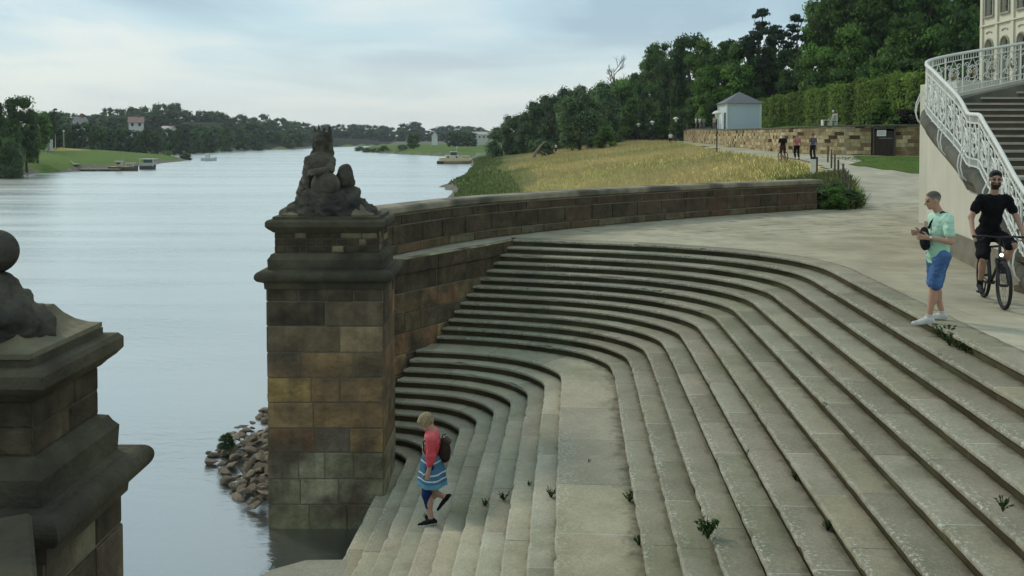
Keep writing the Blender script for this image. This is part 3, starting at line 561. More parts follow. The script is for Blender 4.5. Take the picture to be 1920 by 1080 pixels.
# ---------------------------------------------------------------- lower wall beside the stairs
WL=thing('stair_side_wall','tall brown sandstone wall closing the far end of the stairs under the narrow walk','wall')
def palW(r,ci,s,z):
    c=DRK if z>-.75 else (BRN if z>-1.6 else (OCH+BRN))
    return tuple(np.array(r.choice(c))*r.uniform(.75,1.05))
m=MB(); masonry(m,EDGE,1,[-.32,-.72,-1.15,-1.55,-1.98,-2.4,-2.85,-3.3,-3.75,-4.3],palW,5,(.5,1.1)); fixn(m.build('masonry',M_BLOCK,WL))
m=MB(); solid(m,EDGE,-4.8,-.03,.45,1); fixn(m.build('wall_core',M_MORT,WL))
m=MB(); masonry(m,EDGE,1,[-.012,-.32],lambda r,ci,s,z:tuple(np.array(r.choice(DRK+GRY))*r.uniform(.8,1.2)),6,(.8,1.5),out=.05); profile_path(m,EDGE,1,[(-.1,.004),(.0,.004),(.05,-.006),(.052,-.02),(-.1,-.02)],col=sr(110,106,82,K*.7)); fixn(m.build('edge_course',M_BLOCK,WL))
# ---------------------------------------------------------------- parapet wall
PW=thing('parapet_wall','long low dark sandstone parapet with pale coping curving along the river meadow','wall')
def palP(r,ci,s,z):
    if ci==2: return tuple(np.array(r.choice(GRY+BRN))*r.uniform(.45,.65))
    x=r.random(); 
    if s>10 and x<.3: return tuple(np.array(sr(66,50,42,K))*r.uniform(.4,.6))
    return tuple(np.array(r.choice(DRK))*r.uniform(.8,1.3))
GAP[0]=.014
m=MB(); masonry(m,PAR,1,[.84,.62,.2,.0],palP,11,(.75,1.25),out=.03,corners=False); fixn(m.build('masonry',M_BLOCK,PW)); GAP[0]=.008
m=MB(); solid(m,PAR,-4.8,.88,.5,1); fixn(m.build('wall_core',mat('wall_core_stone',(.28,.26,.19),rough=.95,var=.35,scale=3,bump=.4),PW))
PARc=[(p[0],p[1]) for p in PAR]; PARc[-1]=(10.75,31.58)
m=MB(); profile_path(m,PARc,1,[(.02,.86),(.1,.9),(.1,1.0),(.06,1.04),(-.5,1.04),(-.6,1.0),(-.6,.9),(-.5,.86)]); fixn(m.build('coping',mat('pale_coping',(.27,.24,.17),rough=.95,var=.4,scale=2.2,bump=.5,bscale=18,col2=(.1,.09,.07)),PW))
# ---------------------------------------------------------------- piers
def rect(x0,x1,y0,y1,o=0): return [(x0-o,y0-o),(x1+o,y0-o),(x1+o,y1+o),(x0-o,y1+o)]
def pier(name,label,x0,x1,y0,y1,seed,shaftbot=-4.8,patch=True):
    t=thing(name,label,'pier',((x0+x1)/2,(y0+y1)/2,0))
    ox,oy=(x0+x1)/2,(y0+y1)/2; x0-=ox;x1-=ox;y0-=oy;y1-=oy
    r=rect(x0,x1,y0,y1); ring=r+[r[0]]
    cs=[.13,-.08,-.47,-.89,-1.29,-1.68,-2.09,-2.48,-2.9,-3.31,-3.75,-4.3]
    rn=random.Random(seed)
    pals=[GRY+DRK,[DRK[0],BRN[2],sr(98,68,46,K),BRN[1]],[DRK[1],sr(92,78,58,K),sr(84,72,54,K),sr(78,66,50,K)],OCH+BRN[:1],[sr(112,92,54,K),OCH[1],OCH[0]],OCH+GRY[:1],[BRN[1],BRN[3],sr(66,60,52,K)],GRY+LGT,GRY,[sr(80,77,58,K),sr(72,72,56,K)],[sr(50,50,38,K)]]
    def pal(r,ci,s,z): return tuple(np.array(r.choice(pals[min(ci,len(pals)-1)]))*r.uniform(.85,1.12))
    m=MB(); masonry(m,ring,1,cs,pal,seed,(.42,.85),out=.015); fixn(m.build('shaft',M_BLOCK,t))
    m=MB(); m.box(((x0+x1)/2,(y0+y1)/2,(shaftbot+.1)/2),(x1-x0,y1-y0,.1-shaftbot)); m.build('core',M_MORT,t)
    # slightly wider footing towards the water
    m=MB(); profile_path(m,r,1,[(-.1,.12),(.035,.12),(.045,.22)]+[(.075+.092*cos(R(-75+15*i)),.325+.088*sin(R(-75+15*i))) for i in range(13)]+[(.0,.42),(-.1,.42)],True); fixn(m.build('torus_moulding',M_CAP,t,smooth=False))
    q=rect(x0,x1,y0,y1,-.1)
    m=MB(); profile_path(m,q,1,[(-.1,.42),(.09,.42),(.1,.58),(.07,.62),(.05,.66),(.0,.68),(-.1,.68)],True); fixn(m.build('plinth_moulding',M_CAP,t))
    ring2=q+[q[0]]
    dp=[sr(36,33,28,1.7),sr(32,30,27,1.7),sr(100,92,70,2.6),sr(40,36,30,1.7),sr(34,31,28,1.7),sr(92,84,66,2.3),sr(34,30,27,1.7)]
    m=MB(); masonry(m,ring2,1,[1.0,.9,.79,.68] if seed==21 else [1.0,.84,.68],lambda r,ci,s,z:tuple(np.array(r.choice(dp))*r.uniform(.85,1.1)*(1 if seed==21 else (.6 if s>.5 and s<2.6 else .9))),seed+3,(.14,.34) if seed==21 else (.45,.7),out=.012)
    fixn(m.build('die',M_BLOCK,t)); m=MB(); m.box((0,0,.83),(q[1][0]-q[0][0],q[2][1]-q[1][1],.4)); m.build('die_core',M_CAP,t)
    m=MB(); profile_path(m,q,1,[(-.1,1.0),(.02,1.0),(.05,1.03),(.09,1.06),(.125,1.1),(.125,1.17),(.1,1.2),(.03,1.205),(.03,1.25),(-.3,1.255)],True)
    m.add([(x,y,1.252) for x,y in rect(x0,x1,y0,y1,-.3)],[(0,1,2,3)]); fixn(m.build('cap',M_CAP,t))
    return t
PF=pier('stone_pier','tall square sandstone pier standing in the water at the far end of the stairs',-3.85,-2.03,14.2,15.5,21)
PN=pier('stone_pier','dark moulded stone pier at the left edge, nearest the camera',-4.4,-2.63,5.02,6.02,22)
# ---------------------------------------------------------------- implicit surfaces (bodies, statues, rocks)
def sdf_mesh(prims,vox,k=.03,cuts=()):
    """prims: ('c',p0,r0,p1,r1[,k]) tapered limb | ('e',c,(rx,ry,rz),M|None[,k]) ; naive surface nets"""
    lo=np.array([1e9]*3); hi=-lo
    for p in prims:
        if p[0]=='c':
            for q,r in ((p[1],p[2]),(p[3],p[4])): q=np.array(q,float); lo=np.minimum(lo,q-r); hi=np.maximum(hi,q+r)
        else: q=np.array(p[1],float); r=max(p[2]); lo=np.minimum(lo,q-r); hi=np.maximum(hi,q+r)
    lo-=vox*3+k*.3; hi+=vox*3+k*.3; n=np.ceil((hi-lo)/vox).astype(int)+1
    D=np.full(n,1.,np.float32); ax=[lo[i]+vox*np.arange(n[i]) for i in range(3)]
    for p in prims:
        kk=k
        if p[0]=='c':
            a=np.array(p[1],float); b=np.array(p[3],float); r0,r1=p[2],p[4]; kk=p[5] if len(p)>5 else k; ml=np.minimum(a-r0,b-r1); mh=np.maximum(a+r0,b+r1)
        else:
            c=np.array(p[1],float); rr=np.array(p[2],float); kk=p[4] if len(p)>4 else k; ml=c-rr.max(); mh=c+rr.max()
        pad=kk+vox*2.5; i0=np.clip(((ml-pad-lo)/vox).astype(int),0,n-1); i1=np.clip(((mh+pad-lo)/vox).astype(int)+2,1,n)
        G=np.meshgrid(*[ax[i][i0[i]:i1[i]] for i in range(3)],indexing='ij'); Q=np.stack(G,-1)
        if p[0]=='c':
            ab=b-a; t=np.clip(((Q-a)@ab)/max(ab@ab,1e-9),0,1); d=np.linalg.norm(Q-(a+t[...,None]*ab),axis=-1)-(r0+(r1-r0)*t)
        else:
            q=Q-c
            if p[3] is not None: q=q@np.array(p[3])
            k0=np.linalg.norm(q/rr,axis=-1); k1=np.linalg.norm(q/(rr*rr),axis=-1)+1e-9; d=k0*(k0-1)/k1
        sl=tuple(slice(i0[i],i1[i]) for i in range(3)); o=D[sl]
        h=np.clip(.5+.5*(o-d)/kk,0,1); D[sl]=(o*(1-h)+d*h-kk*h*(1-h))
    for (c,nn) in cuts:
        G=np.meshgrid(*ax,indexing='ij'); nn=np.array(nn,float); nn/=np.linalg.norm(nn); c=np.array(c,float)
        D=np.maximum(D,sum((G[i]-c[i])*nn[i] for i in range(3)))
    ins=D<0; s=[ins[a:n[0]-1+a,b:n[1]-1+b,c:n[2]-1+c] for a in (0,1) for b in (0,1) for c in (0,1)]
    cnt=sum(x.astype(int) for x in s); act=(cnt>0)&(cnt<8); idx=-np.ones(act.shape,int); cells=np.argwhere(act); idx[act]=np.arange(len(cells))
    P=np.zeros((len(cells),3)); C=np.zeros(len(cells)); cor=[(a,b,c) for a in (0,1) for b in (0,1) for c in (0,1)]
    vals={c:D[cells[:,0]+c[0],cells[:,1]+c[1],cells[:,2]+c[2]] for c in cor}
    for a in cor:
        for i in range(3):
            if a[i]==0:
                b=tuple(1 if j==i else a[j] for j in range(3)); va,vb=vals[a],vals[b]; x=(va<0)!=(vb<0); t=np.where(x,va/(va-vb+1e-12),0)
                q=np.array(a,float)[None]+t[:,None]*np.eye(3)[i]; P+=q*x[:,None]; C+=x
    V=lo+(cells+P/C[:,None])*vox; Fs=[]
    for i in range(3):
        j,l=(i+1)%3,(i+2)%3; sh=[slice(None)]*3; A=ins; 
        s0=[slice(0,n[q]) for q in range(3)]; s0[i]=slice(0,n[i]-1); s1=[slice(0,n[q]) for q in range(3)]; s1[i]=slice(1,n[i])
        ed=np.argwhere(A[tuple(s0)]!=A[tuple(s1)]); ed=ed[(ed[:,j]>0)&(ed[:,l]>0)&(ed[:,j]<n[j]-1)&(ed[:,l]<n[l]-1)]
        if not len(ed): continue
        def cell(dj,dl):
            e=ed.copy(); e[:,j]-=dj; e[:,l]-=dl; return idx[e[:,0],e[:,1],e[:,2]]
        q=np.stack([cell(1,1),cell(0,1),cell(0,0),cell(1,0)],1); fl=A[ed[:,0],ed[:,1],ed[:,2]]; q[~fl]=q[~fl][:,::-1]; Fs.append(q)
    Fq=np.concatenate(Fs); return V,Fq
def sdf_obj(name,prims,vox,mt,parent=None,k=.03,cuts=(),colf=None,disp=None,smooth=True):
    V,Fq=sdf_mesh(prims,vox,k,cuts)
    if disp is not None:
        me0=bpy.data.meshes.new('t'); me0.from_pydata(V.tolist(),[],Fq.tolist()); me0.update(); N=np.zeros(len(V)*3,np.float32); me0.vertex_normals.foreach_get('vector',N); N=N.reshape(-1,3)
        V=V+N*np.array([disp(*v) for v in V])[:,None]; bpy.data.meshes.remove(me0)
    m=MB(); m.v=[tuple(v) for v in V]; m.f=[tuple(f) for f in Fq.tolist()]
    if callable(colf): m.c=[colf(V[f[0]]) for f in Fq]
    else: m.c=[colf or (1,1,1)]*len(m.f)
    return m.build(name,mt,parent,smooth=smooth)
def nz3(s,a,seed=0): return lambda x,y,z: a*noise.fractal(Vector((x*s+seed,y*s,z*s)),1,2,5)
M_STAT=mat('statue_stone',(.1,.09,.068),rough=.95,var=.5,scale=4,bump=.8,bscale=26,col2=(.04,.038,.034),spec=.12)
def statue(name,label,loc,mir=1,rock_only=False,sc=1.):
    """sphinx figure resting a paw on a globe, seated on rockwork; local: x across, y away, z up"""
    t=thing(name,label,'statue',loc); e=[]; s=sc; M=mir
    rk=[('e',(.0,0,.0),(.8,.5,.17),None),('e',(-.3*M,0,.2),(.24,.33,.26),None),('e',(-.05*M,-.1,.22),(.3,.34,.22),None),('e',(.3*M,0,.14),(.28,.32,.24),None),('e',(.1*M,.12,.25),(.36,.3,.2),None),('e',(-.36*M,.1,.3),(.14,.2,.16),None),
        ('e',(.05,-.28,.1),(.3,.22,.26),None),('e',(.55*M,-.05,.03),(.2,.25,.12),None),('e',(-.5*M,-.1,.03),(.2,.25,.15),None)]
    rk=[(p[0],p[1],p[2],p[3]) if p[0]=='e' else p for p in rk]
    sdf_obj('rockwork',rk,.022,M_STAT,t,k=.06,cuts=[((0,0,-.03),(0,0,-1))],disp=lambda x,y,z:.05*noise.fractal(Vector((x*5,y*5,z*7)),1,2,5)+.03*(1-abs(noise.noise(Vector((x*4,y*4,z*9)))*2.5)))
    b=[('e',(-.04*M,.06,.66),(.2,.24,.24),None),('e',(-.02*M,-.02,.86),(.215,.17,.15),None),('e',(-.01*M,-.09,.8),(.15,.11,.1),None),
       ('c',(-.02*M,.0,.95),.085,(-.03*M,-.02,1.12),.075),('e',(-.04*M,-.05,1.22),(.095,.125,.12),None),
       ('c',(-.06*M,-.15,1.2),.035,(-.08*M,-.2,1.18),.022),('c',(-.07*M,-.13,1.14),.028,(-.08*M,-.165,1.12),.018),('c',(-.05*M,-.13,1.27),.03,(.0,-.14,1.27),.025),
       ('c',(.05*M,.02,1.28),.045,(.09*M,.05,1.02),.045),('c',(.08*M,.04,1.2),.05,(.13*M,.03,.95),.06),
       ('c',(-.1*M,.0,1.22),.035,(-.13*M,.02,1.08),.035),('c',(-.12*M,.04,1.12),.035,(-.16*M,.05,.95),.05),
       ('c',(-.08*M,-.04,1.3),.03,(-.12*M,-.03,1.41),.01),('c',(-.04*M,-.02,1.32),.03,(-.05*M,-.01,1.45),.009),('c',(.03*M,-.02,1.31),.04,(.04*M,-.01,1.39),.02),('c',(.07*M,.04,1.28),.045,(.1*M,.06,1.37),.018),
       ('c',(.14*M,.0,.95),.04,(.155*M,-.02,1.2),.034),('c',(.155*M,-.02,1.2),.034,(.13*M,-.03,1.4),.022),('e',(-.05*M,-.15,1.22),(.05,.03,.04),None),('c',(-.21*M,-.02,.88),.075,(-.235*M,-.1,.66),.06),('c',(-.235*M,-.1,.66),.06,(-.2*M,-.24,.44),.055),
       ('c',(.16*M,-.05,.87),.08,(.17*M,-.2,.73),.065),('c',(.17*M,-.2,.73),.065,(.02*M,-.34,.7),.055),('e',(-.04*M,-.37,.69),(.11,.08,.055),None),
       ('e',(-.24*M,.0,.5),(.12,.2,.15),None),('c',(-.3*M,-.05,.42),.07,(-.3*M,-.28,.36),.055)]
    for i in range(3): b.append(('c',((-.1+.045*i)*M,-.4,.7),.022,((-.12+.045*i)*M,-.46,.65),.018))
    SH=-.12
    b=[(p[0],(p[1][0]+SH,p[1][1],p[1][2]))+((p[2],(p[3][0]+SH,p[3][1],p[3][2]),p[4]) if p[0]=='c' else tuple(p[2:])) for p in b]
    sdf_obj('figure',b,.013,M_STAT,t,k=.025,disp=nz3(11,.02,1))
    g=MB(); g.ell((-.02*M,-.22,.47),(.235,.235,.225),28,18); o=g.build('globe',M_STAT,t,smooth=True)
    sdf_obj('coiled_haunch',[('e',(.23*M,.14,.6),(.13,.25,.215),None),('e',(.2*M,.16,.5),(.18,.24,.16),None)],.02,M_STAT,t,k=.05,disp=nz3(6,.02,8))
    t.scale=(sc,sc,sc); return t
ST1=statue('sphinx_statue','weathered dark sphinx statue with one paw on a globe, on top of the far pier',(-2.98,14.8,1.26),1)
ST2=thing('rockwork_ornament','rough rockwork with a stone globe on top of the near pier','statue',(-3.38,5.42,1.3))
sdf_obj('rockwork',[('e',(.1,0,.05),(.5,.36,.22),None),('e',(.28,-.05,.18),(.22,.2,.12),None),('e',(.12,-.05,.27),(.3,.25,.13),None),('e',(.38,-.1,.14),(.14,.2,.09),None),('e',(-.3,0,.2),(.4,.35,.35),None)],.014,M_STAT,ST2,k=.06,disp=nz3(6.5,.045,3))
m=MB(); m.ell((.29,-.02,.52),(.132,.132,.132),28,18); m.build('globe',M_STAT,ST2,smooth=True)
M_APR=mat('apron_stone',(.17,.15,.095),rough=.95,var=.4,scale=3,bump=.6,bscale=16,col2=(.1,.09,.06))
# curved apron slabs under the statues
for (t,lo,hi) in ((PF,(-.72,.72,-.5,.5),0),(PN,(-.8,.8,-.45,.45),0)):
    m=MB(); x0,x1,y0,y1=lo; profile_path(m,rect(x0,x1,y0,y1),1,[(.0,1.25),(.0,1.28),(-.06,1.295),(-.12,1.33),(-.17,1.38),(-.21,1.44),(-.32,1.46)],True); fixn(m.build('apron',M_APR,t))
SCP=1.049
for o_ in (PF,ST1):
    o_.location=(o_.location.x*SCP,o_.location.y*SCP,o_.location.z*SCP-2.5*(SCP-1)); o_.scale=(SCP,SCP,SCP)
# near parapet running from the near pier towards the camera
NP=[(-2.62,4.78),(-1.95,3.6),(-1.2,2.25)]
NW=thing('near_parapet','pale speckled stone coping of the near parapet in the bottom left corner','wall')
m=MB(); solid(m,NP,-4.8,.36,.5,-1); fixn(m.build('wall_core',M_MORT,NW))
m=MB(); masonry(m,NP,-1,[.36,.05,-.4,-.85,-1.3,-1.8,-2.3,-2.8,-3.3,-3.8],palW,31,(.5,.9)); fixn(m.build('masonry',M_BLOCK,NW))
m=MB(); profile_path(m,NP,-1,[(.0,.37),(.05,.38),(.05,.47),(.03,.49),(-.5,.49),(-.56,.47),(-.56,.38),(-.5,.37)]); fixn(m.build('coping',M_CAP,NW))
RW=thing('near_retaining_wall','stone retaining wall below the near terrace','wall')
m=MB(); masonry(m,[(-1.25,2.0),(5.4,2.0)],-1,[-.03,-.45,-.9,-1.35,-1.8,-2.3,-2.8,-3.3,-3.8,-4.4],palW,33,(.6,1.1)); fixn(m.build('masonry',M_BLOCK,RW))
m=MB(); solid(m,[(-1.25,2.0),(5.4,2.0)],-4.8,-.02,.4,-1); fixn(m.build('wall_core',M_MORT,RW))
# ---------------------------------------------------------------- palace staircase with wrought railing
SP=[(8.25,14.0),(8.36,14.8),(8.62,15.9),(8.88,17.1),(9.06,17.9),(9.25,18.7),(9.5,20.0),(9.72,20.9),(9.95,21.7),(10.4,22.4),(11.2,22.95),(12.5,23.4),(14.,23.8),(16.5,24.2),(19.,24.4)]
SZ=[.15,.62,1.2,1.84,1.87,2.18,2.6,2.84,3.08,3.28,3.5,3.76,4.04,4.3,4.4]          # top of the stone string
RZ=[1.3,1.74,2.3,2.93,2.96,3.34,3.8,4.06,4.25,4.42,4.6,4.82,5.06,5.35,5.45]        # top of the hand rail
ST=thing('palace_staircase','broad stone staircase with a white plastered side wall climbing to the palace at the right','staircase')
def fine(P,Zs,n=6):
    C=[Vector((p[0],p[1],z)) for p,z in zip(P,Zs)]; out=[]
    for i in range(len(C)-1):
        a=C[max(i-1,0)];b=C[i];c=C[i+1];d=C[min(i+2,len(C)-1)]
        for k in range(n):
            t=k/n; q=.5*((2*b)+(c-a)*t+(2*a-5*b+4*c-d)*t*t+(3*b-a-3*c+d)*t**3); q.z=b.z+(c.z-b.z)*t if i in (2,3,4) else q.z; out.append(q)
    out.append(C[-1]); return out
FS=fine(SP,SZ); FR=fine(SP,RZ)
PF2=[(p.x,p.y) for p in FS]; 
m=MB(); solid(m,PF2,-.05,0,.3,-1,zt=[p.z-.4 for p in FS]); fixn(m.build('side_wall',M_PLASTER,ST))
PL=[(p.x-.06,p.y) for p in FS if p.y<21.8]; m=MB(); solid(m,PL,-.06,0,.2,-1,zt=[min(.5,p.z-.45) if p.z>.6 else .1 for p in FS if p.y<21.8]); fixn(m.build('plinth',mat('plinth_stone',(.19,.175,.13),rough=.95,var=.3,scale=2.5,bump=.4),ST))
def sweep3(mb,C,prof,side=-1,col=(1,1,1)):
    n=len(C); m_=len(prof); vs=[]
    for i in range(n):
        a=C[max(i-1,0)];b=C[min(i+1,n-1)]; t=Vector((b.x-a.x,b.y-a.y)).normalized(); nn=Vector((t.y,-t.x))*side
        for o,z in prof: vs.append((C[i].x+nn.x*o,C[i].y+nn.y*o,C[i].z+z))
    fs=[(i*m_+j,(i+1)*m_+j,(i+1)*m_+(j+1)%m_,i*m_+(j+1)%m_) for i in range(n-1) for j in range(m_)]
    fs+=[tuple(range(m_)),tuple((n-1)*m_+j for j in range(m_))[::-1]]; mb.add(vs,fs,col)
m=MB(); sweep3(m,FS,[(.16,-.04),(.18,-.12),(.17,-.2),(.1,-.28),(.06,-.4),(-.3,-.4),(-.34,-.0),(.1,.0)]); fixn(m.build('string_course',mat('string_stone',(.12,.115,.09),rough=.95,var=.35,scale=2,bump=.4,col2=(.08,.075,.06)),ST))
# steps: full-width slabs climbing away from the plaza, then winding behind
M_TREAD=mat('stair_tread',(.34,.315,.25),rough=.9,var=.2,scale=3,bump=.3); M_RISE=mat('stair_riser',(.085,.065,.045),rough=.95,var=.35,scale=2,bump=.3)  # riser colour kept dark brown to stand for the shadow under the treads
def xat(y): return float(ip(y,[p[1] for p in SP],[p[0] for p in SP]))
ysz=[(14.35,.16)]
for k in range(1,27):
    z=.16*(k+1); y=float(ip(z,[.15,.62,1.2,1.84,1.9,2.18,2.6,2.84,3.08,3.28,3.6,4.2],[14.2,14.8,15.9,17.0,17.9,18.6,19.9,20.8,21.6,22.3,23.0,24.3])) ; ysz.append((y,z))
for k,(y,z) in enumerate(ysz):
    if z>4.25: break
    x0=xat(y)+.28 if y<22.4 else xat(22.4)+.3+(y-22.4)*2.4
    m=MB(); y2=ysz[k+1][0]+.25 if k+1<len(ysz) else y+1
    m.box(((x0+18)/2,(y+.03+y2)/2,z-.105),(18-x0,y2-y-.03,.11)); o=m.build('riser',M_RISE,ST)
    m=MB(); x1=x0-.02; m.box(((x1+18)/2,(y+y2)/2,z-.025),(18-x1,y2-y,.05)); m.build('tread',M_TREAD,ST)
m=MB(); pts=[(p.x+.2,p.y-.1) for p in FS if p.y>22.9]+[(19,24.4),(26,24.4),(26,27),(12,27),(10.8,24)]
m=MB(); m.box((19,25.6,2.0),(14,2.2,4.1)); m.build('landing',M_PLASTER,ST)
# balustrade
BAL=thing('wrought_balustrade','ornate white wrought iron balustrade with scrollwork sweeping round the palace staircase','balustrade')
Ls=[0]
for a,b in zip(FS,FS[1:]): Ls.append(Ls[-1]+math.hypot(b.x-a.x,b.y-a.y))
TL=Ls[-1]
def rail(s,h,o=.06):
    """point on the balustrade: s metres along, h 0..1 between string and hand rail"""
    j=min(max(int(np.searchsorted(Ls,s))-1,0),len(Ls)-2); t=(s-Ls[j])/(Ls[j+1]-Ls[j]); a=FS[j].lerp(FS[j+1],t); r=FR[j].lerp(FR[j+1],t)
    tt=Vector((FS[j+1].x-FS[j].x,FS[j+1].y-FS[j].y)).normalized(); n=Vector((-tt.y,tt.x)); z0=a.z+.06
    return Vector((a.x+n.x*o,a.y+n.y*o,z0+(r.z-z0)*h))
def rl(s0,s1,h,r,mb,n=None):
    n=n or max(2,int((s1-s0)/.18)); mb.tube([rail(s0+(s1-s0)*i/n,h) for i in range(n+1)],r,5)
m=MB(); rl(.05,TL-.1,1.,.042,m); m.build('hand_rail',M_WHITE,BAL,smooth=True)
m=MB()
for h in (.84,.17,.03): rl(.05,TL-.1,h,.016,m)
m.build('cross_rails',M_WHITE,BAL)
m=MB(); s=.08
while s<TL-.15:
    m.tube([rail(s,.84),rail(s,.99)],.009,4,cap=False); s+=.085
m.build('upper_bar_row',M_WHITE,BAL); m=MB(); s=.08
while s<TL-.15: m.tube([rail(s,.03),rail(s,.17)],.009,4,cap=False); s+=.085
m.build('lower_bar_row',M_WHITE,BAL)
m=MB(); MGI=mat('dull_gilt',(.28,.21,.11),rough=.6,var=.3,scale=30); s=.1; pw=.62
while s<TL-.4:
    m.tube([rail(s,0),rail(s,1)],.02,5)
    for sg in (-1,1):
        cx=s+pw/2
        pts=[]
        for i in range(13):
            a=i/12; ang=a*pi*1.55; pts.append(rail(cx+sg*(.05+.2*sin(ang)*(.4+.6*a)),.18+.62*a*(.9)+.05*cos(ang*2)))
        m.tube(pts,.013,4,cap=False)
        for (c0_,h0,r0) in ((cx+sg*.17,.68,.09),(cx+sg*.16,.33,.1),(cx+sg*.07,.5,.07)):
            m.tube([rail(c0_+r0*(1-i/16)*cos(i*.62)*sg,h0+r0*(1-i/16)*sin(i*.62)*.9) for i in range(13)],.011,4,cap=False)
    m.tube([rail(s+pw/2+.14*cos(a*pi/6),.5+.16*sin(a*pi/6)) for a in range(13)],.014,4,cap=False)
    for sg in (-1,1): m.tube([rail(s+pw/2+sg*.02,.2),rail(s+pw/2+sg*.19,.52),rail(s+pw/2+sg*.02,.83)],.012,4,cap=False)
    if s>9.3:
        gold=MB()
        for (dx,dh) in ((0,.5),(-.08,.42),(.08,.42),(0,.62)): p=rail(s+pw/2+dx,dh,.09); gold.ell(p,(.05,.05,.055),6,5)
        gold.build('gilt_rosette',MGI,BAL)
    s+=pw
m.build('scrollwork',M_WHITE,BAL)
for s0 in (.4,1.9,3.55,5.2,7.6):
    for d in (0,.22):
        m=MB()
        p=rail(s0+d,.0,.1); q=rail(s0+d,.4,.08); t=Vector((-1,.25,0)).normalized()
        m.tube([q,q+t*.08+Vector((0,0,.03)),p+t*.17+Vector((0,0,.2)),p+t*.19+Vector((0,0,.02)),p+t*.15+Vector((0,0,-.16)),p+t*.08+Vector((0,0,-.24))],.014,5)
        m.build('bracket',M_WHITE,BAL)
# dark stone newel block at the foot
NB=thing('stone_newel','dark squat stone newel block at the foot of the palace staircase','newel',(8.42,14.45,0))
m=MB(); m.box((0,0,.05),(.5,.5,.1)); m.build('base',M_CAP,NB); m=MB(); m.box((0,0,.3),(.4,.4,.4),taper=.95); m.build('shaft',M_CAP,NB); m=MB(); m.box((0,0,.54),(.48,.48,.08)); m.build('cap',M_CAP,NB)
# ---------------------------------------------------------------- palace facade (faces the river)
PA=thing('riverside_palace','tall cream palace facade with arched windows rising behind the staircase','palace',(26,30,0))
def palace():
    # local: x=0 facade plane facing -x, y along. real y range 20..50.2
    wall=MB(); BW=1.57; y_end=20.4; ys=[y_end-.42-BW*i for i in range(12)]
    wins=[]
    def wbox(ya,yb,za,zb,x=0.,d=.6,mb=wall): mb.box((x+d/2,(ya+yb)/2,(za+zb)/2),(d,yb-ya,zb-za))
    hw=.37; rows=[(5.2,7.42,True),(9.12,12.3,False)]
    edges=[y_end]
    for i,yc0 in enumerate(ys):
        yc=yc0-.42
        hi=edges[-1]; lo=yc-BW/2
        wbox(yc+hw,hi,0,16); wbox(lo,yc-hw,0,16); edges.append(lo)
        z=0
        for (za,zb,arch) in rows:
            wbox(yc-hw,yc+hw,z,za); 
            if arch:
                # spandrels of the arch
                n=8; 
                for s in (-1,1):
                    for k in range(n):
                        a0=pi/2*k/n; a1=pi/2*(k+1)/n; ya=yc+s*hw*cos(a0); yb=yc+s*hw*cos(a1); zt=zb+hw*1.15
                        z0=zb+hw*1.15*sin(a0); z1=zb+hw*1.15*sin(a1)
                        wall.add([(0,ya,z0),(0,yb,z1),(0,yb,zt),(0,ya,zt),(.3,ya,z0),(.3,yb,z1)],[(0,1,2,3),(0,1,5,4)])
                z=zb+hw*1.15
            else: z=zb
            wins.append((yc,za,zb,arch))
        wbox(yc-hw,yc+hw,z,16)
    wall.box((8,(y_end+edges[-1])/2,8),(14.9,y_end-edges[-1]-.01,15.9))
    fixn(wall.build('wall',M_CREAM,PA))
    for i,e in enumerate(edges):
        m=MB(); m.box((-.04,e-.02 if i else e-.11,8),(.1,.24,15.8)); m.build('pilaster',M_CREAM,PA)
    m=MB(); m.box((-.06,(y_end+edges[-1])/2,8.62),(.14,y_end-edges[-1],.07)); m.build('string_band',M_CREAM,PA)
    for (yc,za,zb,arch) in wins:
        f=MB(); zt=zb+(hw*1.15 if arch else 0)
        f.box((-.03,yc-hw-.04,(za+zb)/2),(.1,.08,zb-za)); f.box((-.03,yc+hw+.04,(za+zb)/2),(.1,.08,zb-za)); f.box((-.04,yc,za-.05),(.16,2*hw+.24,.1))
        if arch: f.tube([(-.03,yc+(hw+.03)*cos(pi*k/12),zb+(hw*1.15+.03)*sin(pi*k/12)) for k in range(13)],.05,5)
        if not arch: f.box((-.03,yc,zt+.05),(.1,2*hw+.16,.1))
        fr=f.build('window',mat_frame,PA)
        g=MB(); g.box((.28,yc,(za+zt)/2),(.04,2*hw,zt-za)); g.build('pane',M_GLASS,fr)
        b=MB()
        for dy in (-.13,.13): b.box((.22,yc+dy,(za+zt)/2),(.04,.035,zt-za))
        z=za+.35
        while z<zt-.1: b.box((.22,yc,z),(.04,2*hw,.035)); z+=.42
        b.build('glazing_bars',M_WOOD,fr)
        if arch:
            o=MB(); o.tube([(-.03,yc+.28*cos(pi*k/10),zt+.32+.1*sin(pi*k/10)) for k in range(11)],.03,5); o.build('eyebrow_moulding',mat_frame,PA)
mat_frame=mat('window_surround',(.3,.29,.24),rough=.85,var=.2,scale=4)
palace()
